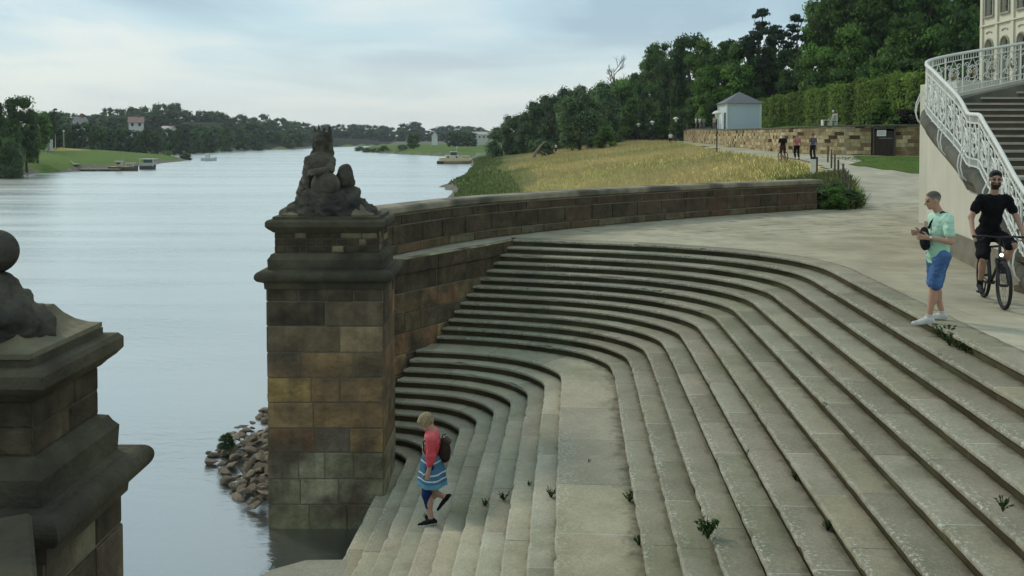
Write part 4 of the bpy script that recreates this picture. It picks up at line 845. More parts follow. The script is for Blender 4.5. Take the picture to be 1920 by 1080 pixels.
# ---------------------------------------------------------------- garden wall with gate
GW=thing('garden_wall','long rough cream sandstone retaining wall with a dark coping beside the park path','wall')
gp=smooth_curve(WALLP,3.); gp=[(p.x,p.y) for p in gp]
gf,gd=path_eval(gp)
GATE=(24.8+.0,67.5); 
zb=[gz(p[0],p[1]-1.5)-.3 if p[0]>25 else gz(p[0]-1.2,p[1])-.3 for p in gp]
ztp=[float(ip(p[1],[61,67,78,100,130,152],[3.45,3.45,3.35,3.45,3.8,3.7])) for p in gp]
CRM=[sr(160,146,112,2),sr(150,136,100,2),sr(140,126,94,2),sr(170,156,124,2),sr(124,106,74,2)]
BRW=[sr(118,96,68,1.9),sr(106,86,62,1.9),sr(126,106,78,1.9)]
def gpal(r,ci,s,z):
    x,y=gf(s)
    c=BRW if (x>29) else (CRM if x<25.5 else CRM+BRW)
    if r.random()<.09: return sr(40,34,24,1.7)
    q=np.array(r.choice(c))*r.uniform(.72,1.12)
    return tuple(q*(.8 if z>3 else 1))
def ztop_s(s):
    p=gf(s); return float(ip(p[1],[61,67,78,100,130,152],[3.33,3.33,3.23,3.33,3.68,3.58]))
# gate interval: photo x 1640..1676
xg0,xg1=26.45,27.85
m=MB(); crs=[3.7,3.45,3.2,2.93,2.66,2.38,2.1,1.82,1.54,1.26,.98,.7,.4]
def skipgate(mb,*a): 
    masonry(mb,*a)
i_g=[i for i,p in enumerate(gp) if p[0]>27.95 and p[1]<68]; i_l=[i for i,p in enumerate(gp) if p[0]<26.4 or p[1]>68]
yg=lambda x: float(ip(x,[24.8,29.8],[67.5,65])) 
PA1=[gp[i] for i in i_g]+[(27.9,yg(27.9))]; PA2=[(26.42,yg(26.42))]+[gp[i] for i in i_l]
for P_,sd in ((PA1,1),(PA2,2)):
    gf,gd=path_eval(P_); f0=gf
    masonry(m,P_,-1,crs,gpal,40+sd,(.3,.85),out=.03,corners=False,ztop=ztop_s)
fixn(m.build('masonry',M_RUBBLE,GW))
for P_ in (PA1,PA2):
    zz=[float(ip(p[1],[61,67,78,100,130,152],[3.3,3.3,3.2,3.3,3.65,3.55])) for p in P_]
    m=MB(); solid(m,P_,.2,0,.6,-1,zt=zz); fixn(m.build('wall_core',mat('wall_rubble',(.3,.26,.18),rough=.95,var=.4,scale=3,bump=.5) if P_ is PA1 else bpy.data.materials['wall_rubble'],GW))
Pc=[Vector((p[0],p[1],float(ip(p[1],[61,67,78,100,130,152],[3.33,3.33,3.23,3.33,3.68,3.58])))) for p in gp]
m=MB(); sweep3(m,Pc,[(.1,0),(.1,.1),(-.62,.12),(-.62,0)],side=-1); fixn(m.build('coping',mat('mossy_coping',(.11,.11,.08),rough=.95,var=.4,scale=2),GW))
gate=thing('wooden_gate','dark brown plank gate in the garden wall with a white notice','gate',((xg0+xg1)/2,yg(27.15)-.16,gz(27.1,64)),math.atan2(-2.5,5))
m=MB()
for i in range(6): m.box((-.55+.22*i,0,.95),(.205,.05,1.85))
m.build('planks',mat('brown_planks',(.045,.032,.024),rough=.85,var=.3,scale=3,bump=.3,stretch=(4,4,.5)),gate)
m=MB(); m.box((-.72,0,1.05),(.12,.2,2.2)); m.box((.72,0,1.05),(.12,.2,2.2)); m.box((0,0,2.12),(1.55,.2,.16)); m.build('frame',M_WOOD,gate)
m=MB(); m.box((.1,-.05,1.35),(.9,.04,.05)); m.build('rail',mat('pale_rail',(.3,.28,.22),rough=.8),gate)
ns=thing('notice_board','white rectangular notice fixed to the brown garden gate','sign',((xg0+xg1)/2-.25,yg(27.15)-.28,gz(27.1,64)+1.72),math.atan2(-2.5,5))
m=MB(); m.box((0,0,0),(.62,.03,.44)); m.build('panel',M_WHITE,ns)
m=MB()
for i in range(4): m.box((0,-.018,.13-.08*i),(.46-.05*(i%2),.006,.018),col=(.25,.25,.25))
m.build('print_lines',M_METAL,ns)
# ---------------------------------------------------------------- lawn sheet and gravel path detail are part of the ground; lawn in front of the wall:
def drape(name,poly2,mt,dz=.03,n=60,colf=None):
    xs=[p[0] for p in poly2]; ys=[p[1] for p in poly2]; x0,x1,y0,y1=min(xs),max(xs),min(ys),max(ys)
    def inside(x,y):
        c=False; j=len(poly2)-1
        for i in range(len(poly2)):
            a,b=poly2[i],poly2[j]
            if (a[1]>y)!=(b[1]>y) and x<(b[0]-a[0])*(y-a[1])/(b[1]-a[1])+a[0]: c=not c
            j=i
        return c
    m=MB(); gx_=np.linspace(x0,x1,n+1); gy_=np.linspace(y0,y1,n+1); LOWB[0]=7; Hh=height(*np.meshgrid(gx_,gy_)); LOWB[0]=0
    for j in range(n+1):
        for i in range(n+1): m.v.append((float(gx_[i]),float(gy_[j]),float(max(Hh[j,i],-.02))+dz))
    for j in range(n):
        for i in range(n):
            if inside((gx_[i]+gx_[i+1])/2,(gy_[j]+gy_[j+1])/2):
                a=j*(n+1)+i; m.f.append((a,a+1,a+n+2,a+n+1)); m.c.append(colf((gx_[i]+gx_[i+1])/2,(gy_[j]+gy_[j+1])/2) if colf else (1,1,1))
    return m.build(name,mt,smooth=True)
LAWN=[(22.4,58.0),(20.4,54.8),(21.2,50),(21.8,46.5),(22.5,45.2),(60,44.8),(60,60.3),(45,61.2),(34,62.7),(29.8,63.6),(24.8,65.8)]
struct(drape('lawn',LAWN,mat('mown_grass',(.085,.135,.028),rough=.95,var=.35,scale=1.2,bump=.8,bscale=30,col2=(.065,.12,.03),spec=.05),.05,90))
struct(drape('gravel_path',[(13,34.3),(17.0,46),(19.0,58),(18.6,78),(22.1,88),(23.0,88),(22.6,72),(24.8,67.3),(60,61.2),(60,34.3)],mat('gravel',(.44,.41,.32),rough=1,var=.18,scale=1.5,bump=.4,bscale=20,col2=(.37,.34,.26),spec=.05),.02,110))
# raised terrace behind the garden wall
m=MB(); tz=3.3
tp_=[(p[0],p[1]) for p in gp if p[1]<150]; n_=len(tp_)
for i,(x,y) in enumerate(tp_):
    a=tp_[max(i-1,0)]; b=tp_[min(i+1,n_-1)]; t=Vector((b[0]-a[0],b[1]-a[1])).normalized(); nn=Vector((t.y,-t.x)); zt_=float(ip(y,[61,67,78,100,130,152],[3.3,3.3,3.2,3.3,3.65,3.55]))-.03
    m.v+=[(x+nn.x*.4,y+nn.y*.4,zt_),(x+nn.x*8,y+nn.y*8,zt_+.05),(x+nn.x*20,y+nn.y*20,zt_+.05)]
for i in range(n_-1):
    for j in (0,1): a=i*3+j; m.f.append((a,a+3,a+4,a+1)); m.c.append((1,1,1))
struct(fixn(m.build('raised_terrace',mat('terrace_grass',(.06,.09,.03),rough=1,var=.3,scale=.8,bump=.5))))
# ---------------------------------------------------------------- garden hut
hz=3.5; HD=108.; hx=X(1394,HD); 
HUT=thing('garden_hut','small pale blue-grey hut with a grey pyramid roof behind the garden wall','hut',(hx,HD,hz-.1),0)
hw_,hd_=1.98,2.2
mh=mat('hut_boards',(.5,.58,.6),rough=.7,var=.08,scale=2,bump=.15,stretch=(.3,.3,9)); mhw=mat('hut_white',(.66,.68,.64),rough=.7,var=.08)
m=MB(); m.box((0,hd_,1.6),(2*hw_,2*hd_,3.2)); m.build('walls',mh,HUT)
for x,y in ((-hw_,0),(hw_,0),(-hw_,2*hd_),(hw_,2*hd_)): m=MB(); m.box((x,y,1.6),(.22,.22,3.22)); m.build('corner_board',mhw,HUT)
m=MB(); m.box((0,-.02,3.1),(2*hw_-.24,.1,.2)); m.build('frieze_board',mhw,HUT)
m=MB(); e=.35; z0=3.2; a=[(-hw_-e,-e,z0),(hw_+e,-e,z0),(hw_+e,2*hd_+e,z0),(-hw_-e,2*hd_+e,z0)]; m.add(a+[(0,hd_,z0+1.45)],[(0,1,4),(1,2,4),(2,3,4),(3,0,4),(3,2,1,0)]); m.build('roof',mat('slate_roof',(.13,.135,.14),rough=.7,var=.2,scale=3,bump=.3,stretch=(1,1,6)),HUT)
m=MB(); m.box((-hw_-.03,1.0,1.05),(.08,.9,2.1)); dr=m.build('door',mat('hut_door',(.04,.06,.08),rough=.6),HUT)
m=MB(); m.ell((-hw_-.1,1.3,1.05),(.04,.04,.04),6,5); m.build('handle',M_IRON,dr)
m=MB(); m.box((-hw_-.02,2.6,1.4),(.05,.7,1.3)); m.build('side_panel',mhw,HUT)
# ---------------------------------------------------------------- park lamps
def lamp(label,px,D,hh,dz=0):
    x=X(px,D); z=gz(x,D)-.05+dz; t=thing('park_lamp',label,'lamp',(x,D,z),0,'white capped lamps along the park path')
    m=MB(); m.lathe([(.09,0),(.1,.25),(.055,.35),(.045,hh-.75),(.06,hh-.72),(.0,hh-.7)],n=8); m.build('pole',M_IRON,t,smooth=True)
    m=MB(); m.lathe([(.0,hh-.72),(.13,hh-.7),(.19,hh-.35),(.19,hh-.28)],n=12); m.build('lantern_glass',mat('opal_glass',(.62,.66,.64),rough=.3,var=.03) if 'opal_glass' not in bpy.data.materials else bpy.data.materials['opal_glass'],t,smooth=True)
    m=MB(); m.lathe([(.19,hh-.3),(.44,hh-.28),(.4,hh-.2),(.24,hh-.06),(.08,hh+.0),(.0,hh+.02)],n=14); m.build('cap',M_WHITE,t,smooth=True)
lamp('tallest white capped lamp in front of the blue-grey hut',1344,78,3.65)
lamp('white capped lamp beside the bushy green plants',1267,130,3.6)
lamp('white capped lamp third from the hut along the path',1223,157,3.6)
lamp('white capped lamp against dark trees, fourth from the hut',1197,180,3.6)
lamp('farthest white capped lamp, at the end of the row',1179,215,3.7)
# ---------------------------------------------------------------- meadow fence and path sign
FE=thing('meadow_fence','row of weathered wooden fence posts with wire round the meadow corner','fence')
fp=[(1594,34.2,1.12),(1587,37,1.1),(1580,40,1.15),(1573,43.5,1.1),(1566,47.5,1.1),(1559,52,1.1),(1552,57,1.05)]
tp=[]
for i,(px,D,h) in enumerate(fp):
    x=X(px,D); z=gz(x,D)-.15; r=random.Random(i); tx,ty=r.uniform(-.05,.05),r.uniform(-.04,.04)
    m=MB(); m.tube([(x,D,z),(x+tx*.5,D,z+h*.6),(x+tx,D+ty,z+h+.15)],[.055,.05,.045],7); m.build('post',M_WOOD,FE); tp.append((x+tx,D+ty,z+h+.05))
m=MB()
for q in (0,-.35): m.tube([(a,b,c+q) for a,b,c in tp],.008,4)
m.build('wire',M_IRON,FE)
sx_,sD=X(1525,47),47.; sz=gz(sx_,sD)
SG=thing('path_sign','white upright board with dark top strip at the meadow edge below the walkers','sign',(sx_,sD,sz),R(-8))
m=MB(); m.box((0,0,.62),(.27,.04,1.0)); m.build('board',M_WHITE,SG); m=MB(); m.box((0,-.003,1.09),(.27,.05,.13)); m.build('top_strip',M_IRON,SG); m=MB(); m.tube([(.19,.0,-.1),(.19,0,1.14)],.045,8); m.build('post',M_IRON,SG)
# ---------------------------------------------------------------- vegetation
def crown_mesh(name,seed,nblob,leaves,shape='round',leaf=.07,cols=None,core=True,droop=0.):
    """unit crown: radius about 1, z from 0 to about 2. light and dark clumps of leaf-sized faces"""
    r=np.random.RandomState(seed); V=[];C=[]; blobs=[]
    for i in range(nblob):
        for _ in range(50):
            a=r.uniform(0,2*pi); z=r.uniform(.12,1.9)
            if shape=='round': R_=math.sqrt(max(0,1-((z-1)/1.0)**2))**.8
            elif shape=='pine': R_=.12+.75*max(0,1-abs(z-.9)/1.05)
            elif shape=='oval': R_=math.sqrt(max(0,1-((z-1.05)/1.02)**2))**.7*.8
            elif shape=='low': R_=math.sqrt(max(0,1-((z-.35)/1.6)**2))
            else: R_=1
            rad=R_*(r.uniform(.3,1)**.5)*.78
            if r.rand()<.75 and rad<.4*R_: continue
            break
        blobs.append((rad*cos(a),rad*sin(a),z,r.uniform(.17,.4)*(1 if shape!='pine' else .8)))
    tone=r.uniform(.65,1.35,nblob); per=leaves//nblob
    for (bx,by,bz,br),tn in zip(blobs,tone):
        d=r.normal(size=(per,3)); d/=np.linalg.norm(d,axis=1)[:,None]; d[:,2]=np.where(r.rand(per)<.6,np.abs(d[:,2]),d[:,2])
        rr=br*r.uniform(.25,1.3,per)**.75; P=np.array([bx,by,bz])+d*rr[:,None]*np.array([1,1,.8 if shape!='pine' else .35]); P[:,2]-=droop*r.rand(per)*br
        n=d+r.normal(size=(per,3))*.55; n/=np.linalg.norm(n,axis=1)[:,None]
        t=np.cross(n,r.normal(size=(per,3))); t/=np.linalg.norm(t,axis=1)[:,None]; b=np.cross(n,t)
        s=leaf*r.uniform(.5,1.15,per)[:,None]; w=s*r.uniform(.45,.8,per)[:,None]
        q=np.stack([P-t*s-b*w*.2,P-b*w,P+t*s,P+b*w],1); V.append(q.reshape(-1,3))
        base=np.array(cols[r.randint(len(cols))]); C.append(np.clip(base*1.3*tn*r.uniform(.75,1.3,(per,1)),0,1))
    V=np.concatenate(V); C=np.concatenate(C); nq=len(V)//4; F_=np.arange(nq*4).reshape(-1,4).tolist()
    m=MB(); m.v=[tuple(v) for v in V.tolist()]; m.f=[tuple(f) for f in F_]; m.c=[tuple(c) for c in C.tolist()]
    if core:
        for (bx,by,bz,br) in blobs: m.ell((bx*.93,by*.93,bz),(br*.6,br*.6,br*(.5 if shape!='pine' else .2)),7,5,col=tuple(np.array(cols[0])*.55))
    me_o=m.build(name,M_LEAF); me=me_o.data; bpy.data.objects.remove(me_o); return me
GD=[(.045,.09,.02),(.055,.105,.024),(.036,.068,.018)]
GM=[(.07,.145,.024),(.095,.17,.032),(.055,.105,.022)]
GB=[(.032,.06,.03),(.038,.068,.034)]
GWl=[(.08,.13,.05),(.095,.15,.06),(.06,.1,.04)]
KIND={
 'broad':[crown_mesh('c',1,46,6500,'round',.062,GD),crown_mesh('c',2,52,6500,'round',.06,GM),crown_mesh('c',3,40,6000,'oval',.065,GD)],
 'light':[crown_mesh('c',12,50,7000,'oval',.058,GM),crown_mesh('c',13,46,6500,'round',.06,GM)],
 'pine':[crown_mesh('c',4,26,5200,'pine',.055,GB),crown_mesh('c',5,30,5200,'pine',.055,GB)],
 'willow':[crown_mesh('c',6,60,8000,'low',.05,GWl,droop=.6),crown_mesh('c',7,54,8000,'round',.05,GWl,droop=.5)],
 'bush':[crown_mesh('c',8,34,3600,'low',.08,GM),crown_mesh('c',9,30,3600,'low',.08,GWl)],
 'far':[crown_mesh('c',10,30,1500,'round',.12,GB+GD),crown_mesh('c',11,34,1500,'round',.12,GD),crown_mesh('c',14,26,1400,'oval',.12,GB)],
 'brown':[crown_mesh('c',15,40,5000,'low',.065,[(.04,.035,.02),(.035,.03,.02)])]}
def trunk_mesh(seed,full=False):
    r=random.Random(seed); m=MB(); H_=1.0
    pts=[(0,0,-.3)]+[(r.uniform(-.03,.03)*i,r.uniform(-.03,.03)*i,H_*i/4) for i in range(1,5)]
    m.tube(pts,[.07,.05,.042,.034,.02],7)
    for k in range(6):
        a=r.uniform(0,2*pi); z=r.uniform(.35,.8); m.tube([(0,0,z),(.18*cos(a),.18*sin(a),z+.15),(.38*cos(a),.38*sin(a),z+.25)],[.022,.015,.006],5)
    o=m.build('t',M_BARK); me=o.data; bpy.data.objects.remove(o); return me
TR=[trunk_mesh(1),trunk_mesh(2),trunk_mesh(3)]
TN={'broad':'broadleaf_tree','light':'broadleaf_tree','pine':'pine_tree','willow':'willow_tree','bush':'bush','far':'broadleaf_tree','brown':'bush'}
tree_n=[0]
def tree(kind,x,y,ztop,rad,label,group=None,zb=None,trunkfrac=.12,v=None,name=None,noTrunk=False):
    i=tree_n[0]; tree_n[0]+=1; rn=random.Random(i*7+1); z=gz(x,y)-.1 if zb is None else zb; h=max(ztop-z,rad*.8)
    t=thing(name or TN[kind],label,'bush' if kind in('bush','brown') else 'tree',(x,y,z),rn.uniform(0,6.28),group)
    ms=KIND[kind]; me=ms[(i if v is None else v)%len(ms)]
    c=bpy.data.objects.new('crown',me); COL.objects.link(c); c.parent=t
    c0=h*trunkfrac; c0=max(c0,h-2.7*rad); c.location=(0,0,c0); c.scale=(rad*rn.uniform(.95,1.08),rad*rn.uniform(.95,1.08),(h-c0)/1.97)
    if not noTrunk:
        k=bpy.data.objects.new('trunk',TR[i%3]); COL.objects.link(k); k.parent=t; w_=h*(.2 if kind=='pine' else .5); k.scale=(w_,w_,h*(.92 if kind=='pine' else .75))
    return t
def T(kind,px,D,py,rpx,label,group=None,**k):
    if 1175<px<2000 and D>80: D=max(D,float(np.interp(px,[1190,1283,1300,1340,1425,1426,1500,1600,1740,1830,1940],[228,164,141,126,126,133,114,98,82,76,70])))
    if group=='park trees on the wooded slope' and label.startswith('dense'):
        lv='skyline' if py<100 and (px<1420 or py<20) else ('middle' if py<125 else 'low'); pl=[(1215,'above the end lamp'),(1250,'above the third lamp'),(1280,'above the second lamp'),(1340,'left of the hut'),(1370,'above the hut roof'),(1425,'right above the hut'),(1500,'above the left end of the hedge'),(1560,'above the white chair'),(1620,'between the white chair and the gate'),(1690,'above the gate'),(1760,'left of the staircase rail'),(1830,'left of the palace corner'),(3000,'behind the palace')]
        label={'skyline':'tall park tree on the skyline ','middle':'park tree halfway up the wood ','low':'low park tree at the foot of the wood '}[lv]+next(b for a,b in pl if px<a)
    if label==lab_far:
        pl=[(100,'behind the pale house at the left'),(140,'behind the lamp posts'),(180,'behind the white gabled house'),(240,'left of the pink-roofed villa'),(290,'behind the pink-roofed villa'),(340,'behind the moored boats'),(380,'above the tip of the left bank'),(440,'behind the small white boat'),(520,'left of the far pier statue'),(1000,'just left of the far pier statue')]
        label=f'dark far bank tree in the {farrow[0]} row, '+next(b for a,b in pl if px<a)
    return tree(kind,X(px,D),D,Z(py,D),rpx*D/F,label,group,**k)
lab_far='@far'; farrow=['front']
# willows and scrub along the right bank
g='willows and scrub at the river end of the meadow'
T('willow',942,205,233,32,'grey-green willow bush nearest the water at the left end of the meadow trees',g,trunkfrac=0)
T('willow',968,195,217,36,'rounded grey-green willow second from the water',g,trunkfrac=0,v=1)
T('willow',1000,190,194,38,'grey-green willow rising above the leaning pale trunk',g,trunkfrac=.02)
T('willow',1035,188,180,42,'tall grey-green willow left of the round-crowned willow',g,trunkfrac=.02,v=1)
T('willow',1088,150,178,52,'large round-crowned willow in front of the bank trees',g,trunkfrac=.05,v=1)
T('willow',1075,200,166,40,'grey-green willow behind the round-crowned willow',g,trunkfrac=.03)
T('willow',1125,175,160,48,'tall willow below the bare dead tree',g,trunkfrac=.05)
T('broad',1165,190,155,36,'dark broadleaf tree just right of the bare dead tree',None,trunkfrac=.05)
for i,(px,D,py,rp) in enumerate([(985,215,222,36),(1020,215,198,40),(1058,225,180,42),(1100,225,166,44),(1140,225,160,42),(1175,228,150,40),(1180,200,190,34),(1110,205,200,44),(1050,200,215,40),(1000,205,240,34)]):
    T('broad' if i%3==0 else 'light',px,D,py,rp,'dark tree filling the wood behind the willows','trees behind the willows',trunkfrac=0)
T('bush',1135,140,240,24,'dark low bush at the foot of the willows beside the path',None,noTrunk=True,trunkfrac=0)
T('bush',1018,150,262,26,'low dark bush beside the leaning pale trunk',None,noTrunk=True,trunkfrac=0)
# leaning pale trunk
lt=thing('fallen_trunk','pale leaning dead trunk sticking up under the willows','dead tree',(X(1000,145),145,gz(X(1000,145),145)))
m=MB(); k=145/F; m.tube([(-.3,0,-.4),(.3,0,.9),(1.0,.2,1.9),(1.9,.3,2.9)],[.3,.26,.2,.1],8); m.build('trunk',mat('pale_dead_wood',(.2,.18,.14),rough=.9,var=.3,scale=4,bump=.4),lt)
m=MB(); m.tube([(.6,0,1.2),(1.6,.2,.9),(2.4,.2,.3)],[.2,.16,.12],7); m.tube([(1.6,.2,.9),(2.6,.3,1.2)],[.1,.05],6); m.build('limb',M_BARK,lt)
# bare dead tree
bt=thing('bare_tree','bare leafless treetop standing above the willows','dead tree',(X(1150,200),200,gz(X(1150,200),200)))
m=MB(); rr=random.Random(4); hb=Z(128,200)-gz(X(1150,200),200)
m.tube([(0,0,-.3),(.1,0,hb*.5),(.2,0,hb*.8),(0,0,hb)],[.4,.3,.18,.04],7)
def twig(p,d,l,r_,lv):
    q=p+d*l; m.tube([p,p.lerp(q,.5)+Vector((rr.uniform(-.1,.1),0,.1)),q],[r_,r_*.75,r_*.4],4)
    if lv: 
        for _ in range(4): twig(p.lerp(q,rr.uniform(.4,1)),(d+Vector((rr.uniform(-.8,.8),rr.uniform(-.6,.6),rr.uniform(-.1,.8)))).normalized(),l*.62,r_*.6,lv-1)
for i in range(9): z=hb*(.55+.05*i); twig(Vector((.1,0,z)),Vector((rr.uniform(-1,1),rr.uniform(-.6,.6),rr.uniform(.4,1.1))).normalized(),rr.uniform(1.6,2.8),.1,2)
m.build('branches',M_BARK,bt)
# park forest on the slope at the right
fl=[ # kind px D ytop rpx
('broad',1198,172,140,34),('broad',1222,158,118,34),('light',1236,140,86,36),('broad',1262,150,96,40),('broad',1292,140,74,42),('light',1318,128,82,36),('broad',1352,132,80,46),('broad',1392,128,88,44),
('broad',1240,128,150,36),('broad',1285,118,150,42),('light',1335,112,128,40),('broad',1380,112,125,42),('pine',1424,118,16,44),('pine',1452,135,48,40),('pine',1492,124,26,40),('broad',1430,128,92,40),('broad',1478,135,96,46),
('broad',1535,138,6,42),('light',1556,116,-22,58),('broad',1600,128,-60,60),('light',1640,112,-50,60),('broad',1690,118,-90,66),('light',1735,110,-70,64),('broad',1790,116,-110,70),('broad',1850,118,-90,66),('light',1585,106,60,52),('broad',1530,112,92,50),('broad',1640,120,30,64),('light',1690,100,40,58),('broad',1745,98,60,58),('broad',1800,96,30,60),('light',1850,100,40,60),('broad',1900,100,-20,70),('broad',1940,96,-40,70),
('broad',1440,112,140,44),('broad',1400,106,165,36),('broad',1490,114,132,46),('broad',1545,102,140,48),('broad',1600,104,120,52),('light',1655,96,110,48),('broad',1715,92,118,52),('broad',1775,90,130,52),('broad',1835,90,120,56),
('broad',1310,140,185,36),('broad',1255,118,190,34),('broad',1215,140,185,34),('broad',1360,104,180,34),('broad',1188,155,190,26)]
labs={0:'dark tree at the left foot of the wooded slope, above the path lamps',12:'tall dark pine with a pointed ragged top left of the tallest trees',13:'dark pine half hidden between the two spiky pines',14:'broad dark pine with spiky crown near the top of the slope',2:'feathery tree standing out at the left shoulder of the wood',18:'bright green tree at the top of the wooded slope'}
for i,(k_,px,D,py,rp) in enumerate(fl):
    T(k_,px,D,py,rp,labs.get(i,'dense dark green park tree on the wooded slope behind the hut and hedge'),'park trees on the wooded slope',trunkfrac=.04)
g='dark undergrowth at the foot of the park trees'
for i,(px,D,py,rp) in enumerate([(1200,185,226,34),(1240,175,222,36),(1285,165,218,36),(1330,125,212,34),(1450,104,170,34),(1560,92,170,40),(1640,90,160,40),(1720,86,170,40),(1790,84,165,44)]):
    T('brown' if i in(0,4) else 'bush',px,D,py,rp,'dark bush in the undergrowth at the foot of the park trees',g,noTrunk=True,trunkfrac=0)
T('brown',1705,72,205,34,'dark brown rounded bush behind the garden wall right of the gate',None,noTrunk=True,trunkfrac=0,zb=3.3)
T('bush',1655,72,190,30,'dark green bush above the brown gate',None,noTrunk=True,trunkfrac=0,zb=3.3)
T('bush',1285,160,234,26,'pale spreading green plants on the wall behind the second lamp',None,noTrunk=True,trunkfrac=0,v=1)
# clipped hedge
HG=thing('clipped_hedge','long tall clipped green hedge behind the garden wall','hedge')
def hedge():
    r=np.random.RandomState(5); hx0,hy0,hx1,hy1=33.6,122.,33.2,72.; zt0,zt1=7.3,7.7; nq=30000
    P=[];N=[]
    u=r.rand(nq)**.8; 
    for i in range(nq):
        t=1-u[i]; x=hx0+(hx1-hx0)*t; y=hy0+(hy1-hy0)*t; ztp=zt0+(zt1-zt0)*t+.18*sin(y*.9)+.1*sin(y*2.3); w=r.rand()
        if w<.68: P.append((x-.9+r.normal()*.12+.14*sin(y*1.7),y,3.1+(ztp-3.1)*r.rand())); N.append((-1,-.15,.1))
        elif w<.86: P.append((x+r.uniform(-.9,.9),y,ztp+r.normal()*.1+(.25*r.rand()**4))); N.append((0,0,1))
        else: P.append((hx1+r.uniform(-.9,.9),hy1+r.normal()*.15,3.1+(ztp-3.1)*r.rand())); N.append((0,-1,0))
    P=np.array(P);N=np.array(N,float)+r.normal(size=(nq,3))*.5; N/=np.linalg.norm(N,axis=1)[:,None]
    t=np.cross(N,r.normal(size=(nq,3))); t/=np.linalg.norm(t,axis=1)[:,None]; b=np.cross(N,t); s=r.uniform(.08,.2,(nq,1))
    V=np.stack([P-t*s,P-b*s*.6,P+t*s,P+b*s*.6],1).reshape(-1,3)
    m=MB(); m.v=[tuple(v) for v in V.tolist()]; m.f=[(4*i,4*i+1,4*i+2,4*i+3) for i in range(nq)]
    for i in range(nq):
        y=P[i][1]; k=.8+.3*sin(y*.55+1)*sin(y*.23)+r.uniform(-.25,.25); c=np.array((.2,.33,.05) if r.rand()<.6 else (.25,.35,.06)); m.c.append(tuple(c*max(k,.3)))
    m.build('leaves',M_LEAF,HG)
    m=MB(); n=40
    for k in range(n):
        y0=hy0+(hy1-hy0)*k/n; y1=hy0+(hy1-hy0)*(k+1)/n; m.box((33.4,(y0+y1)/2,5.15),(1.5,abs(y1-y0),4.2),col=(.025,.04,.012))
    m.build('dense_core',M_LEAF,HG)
hedge()
# bench group on the wall
bx,by,bz=X(1557,70.2),70.2,3.42
BC=thing('white_garden_chair','small white garden chair on top of the garden wall in front of the hedge','chair',(X(1562,70.2),by,bz))
m=MB()
m.box((0,0,.42),(.45,.42,.05)); m.build('seat',M_WHITE,BC)
for sx in (-.2,.2):
    for sy in (-.18,.18): m=MB(); m.box((sx,sy,.2),(.05,.05,.4)); m.build('leg',M_WHITE,BC)
m=MB(); m.box((.22,0,.68),(.05,.42,.5)); m.build('backrest',M_WHITE,BC)
m=MB(); m.box((0,-.2,.62),(.42,.05,.04)); m.box((-.19,-.2,.52),(.04,.04,.2)); m.build('armrest',M_WHITE,BC)
BT=thing('white_garden_table','low white garden table beside the white chair on the garden wall','table',(X(1548,70.2),by,bz))
m=MB(); m.box((0,0,.43),(.62,.5,.05)); m.build('tabletop',M_WHITE,BT)
for sx in (-.26,.26): m=MB(); m.box((sx,0,.2),(.1,.4,.4)); m.build('leg',M_WHITE,BT)
# ---------------------------------------------------------------- grass (stuff)
def grass(name,n,region,hgt,cols,wid=.02,seed=0,kind='stuff',zfun=None,lean=.35,label=None):
    r=np.random.RandomState(seed); P=[]; 
    while len(P)<n:
        x,y=region(r); P.append((x,y))
    P=np.array(P); z=height(P[:,0],P[:,1]) if zfun is None else zfun(P); h=hgt*r.uniform(.5,1.25,n); a=r.uniform(0,pi,n); ln=r.normal(size=(n,2))*lean*h[:,None]
    w=wid*(1+P[:,1]/28.)[:,None] if wid else .02
    d=np.stack([np.cos(a),np.sin(a)],1)*w
    b0=np.c_[P-d,z-.05]; b1=np.c_[P+d,z-.05]; t1=np.c_[P+ln+d*.25,z+h]; t0=np.c_[P+ln-d*.25,z+h]
    V=np.stack([b0,b1,t1,t0],1).reshape(-1,3); m=MB(); m.v=[tuple(v) for v in V.tolist()]; m.f=[(4*i,4*i+1,4*i+2,4*i+3) for i in range(n)]
    for i in range(n): c=cols(P[i],r); m.c.append(tuple(c))
    o=m.build(name,M_GRASS); struct(o,kind)
    if label: o['label']=label
    return o
gold=np.array((.5,.42,.22)); grn=np.array((.2,.24,.08)); 
def meadow_region(r):
    while True:
        y=26+ (r.rand()**1.7)*190; sx=float(ip(y,SHY,SHX)); px=float(ip(y,PTY,PTX))-.4; x0=sx+4; 
        x=r.uniform(x0,px)
        if y<32 and x<parx(y)+.0 or y>=32 or x<float(parx(y)): 
            if y<31.8 and x>float(parx(y))-.8: continue
            return x,y
def mcol(p,r):
    n=noise.noise(Vector((p[0]*.09,p[1]*.06,3)))+.5*noise.noise(Vector((p[0]*.35,p[1]*.25,9))); e=float(ip(p[1],PTY,PTX))-p[0]; s=p[0]-float(ip(p[1],SHY,SHX))
    k=np.clip(.5+n*1.0,0,1)*.55+(.35 if e<3.5 and p[1]<75 else 0)+max(0,(9-s)/6); k=min(max(k,0),1)
    return (gold*(1-k)+grn*k)*r.uniform(.8,1.15)
grass('meadow_grass',60000,meadow_region,.33,mcol,.009,1,lean=.6)
def bank_region(r):
    y=60+(r.rand()**1.5)*190; return float(ip(y,SHY,SHX))+r.uniform(1.0,7),y
grass('bank_grass',7000,bank_region,.32,lambda p,r:np.array((.12,.16,.055))*r.uniform(.6,1.4),.03,2)
def corner_region(r):
    while True:
        y=31.6+r.rand()*14; x=float(ip(y,[31.6,33,34.4,40,46],[12.0,12.75,13.1,15.0,16.8]))-r.rand()**1.3*3.2
        if not(y<31.9 and x<11): return x,y
grass('tall_weeds',9000,corner_region,.45,lambda p,r:np.array((.09,.13,.04) if r.rand()<.7 else (.26,.23,.1))*r.uniform(.6,1.4),.016,3)
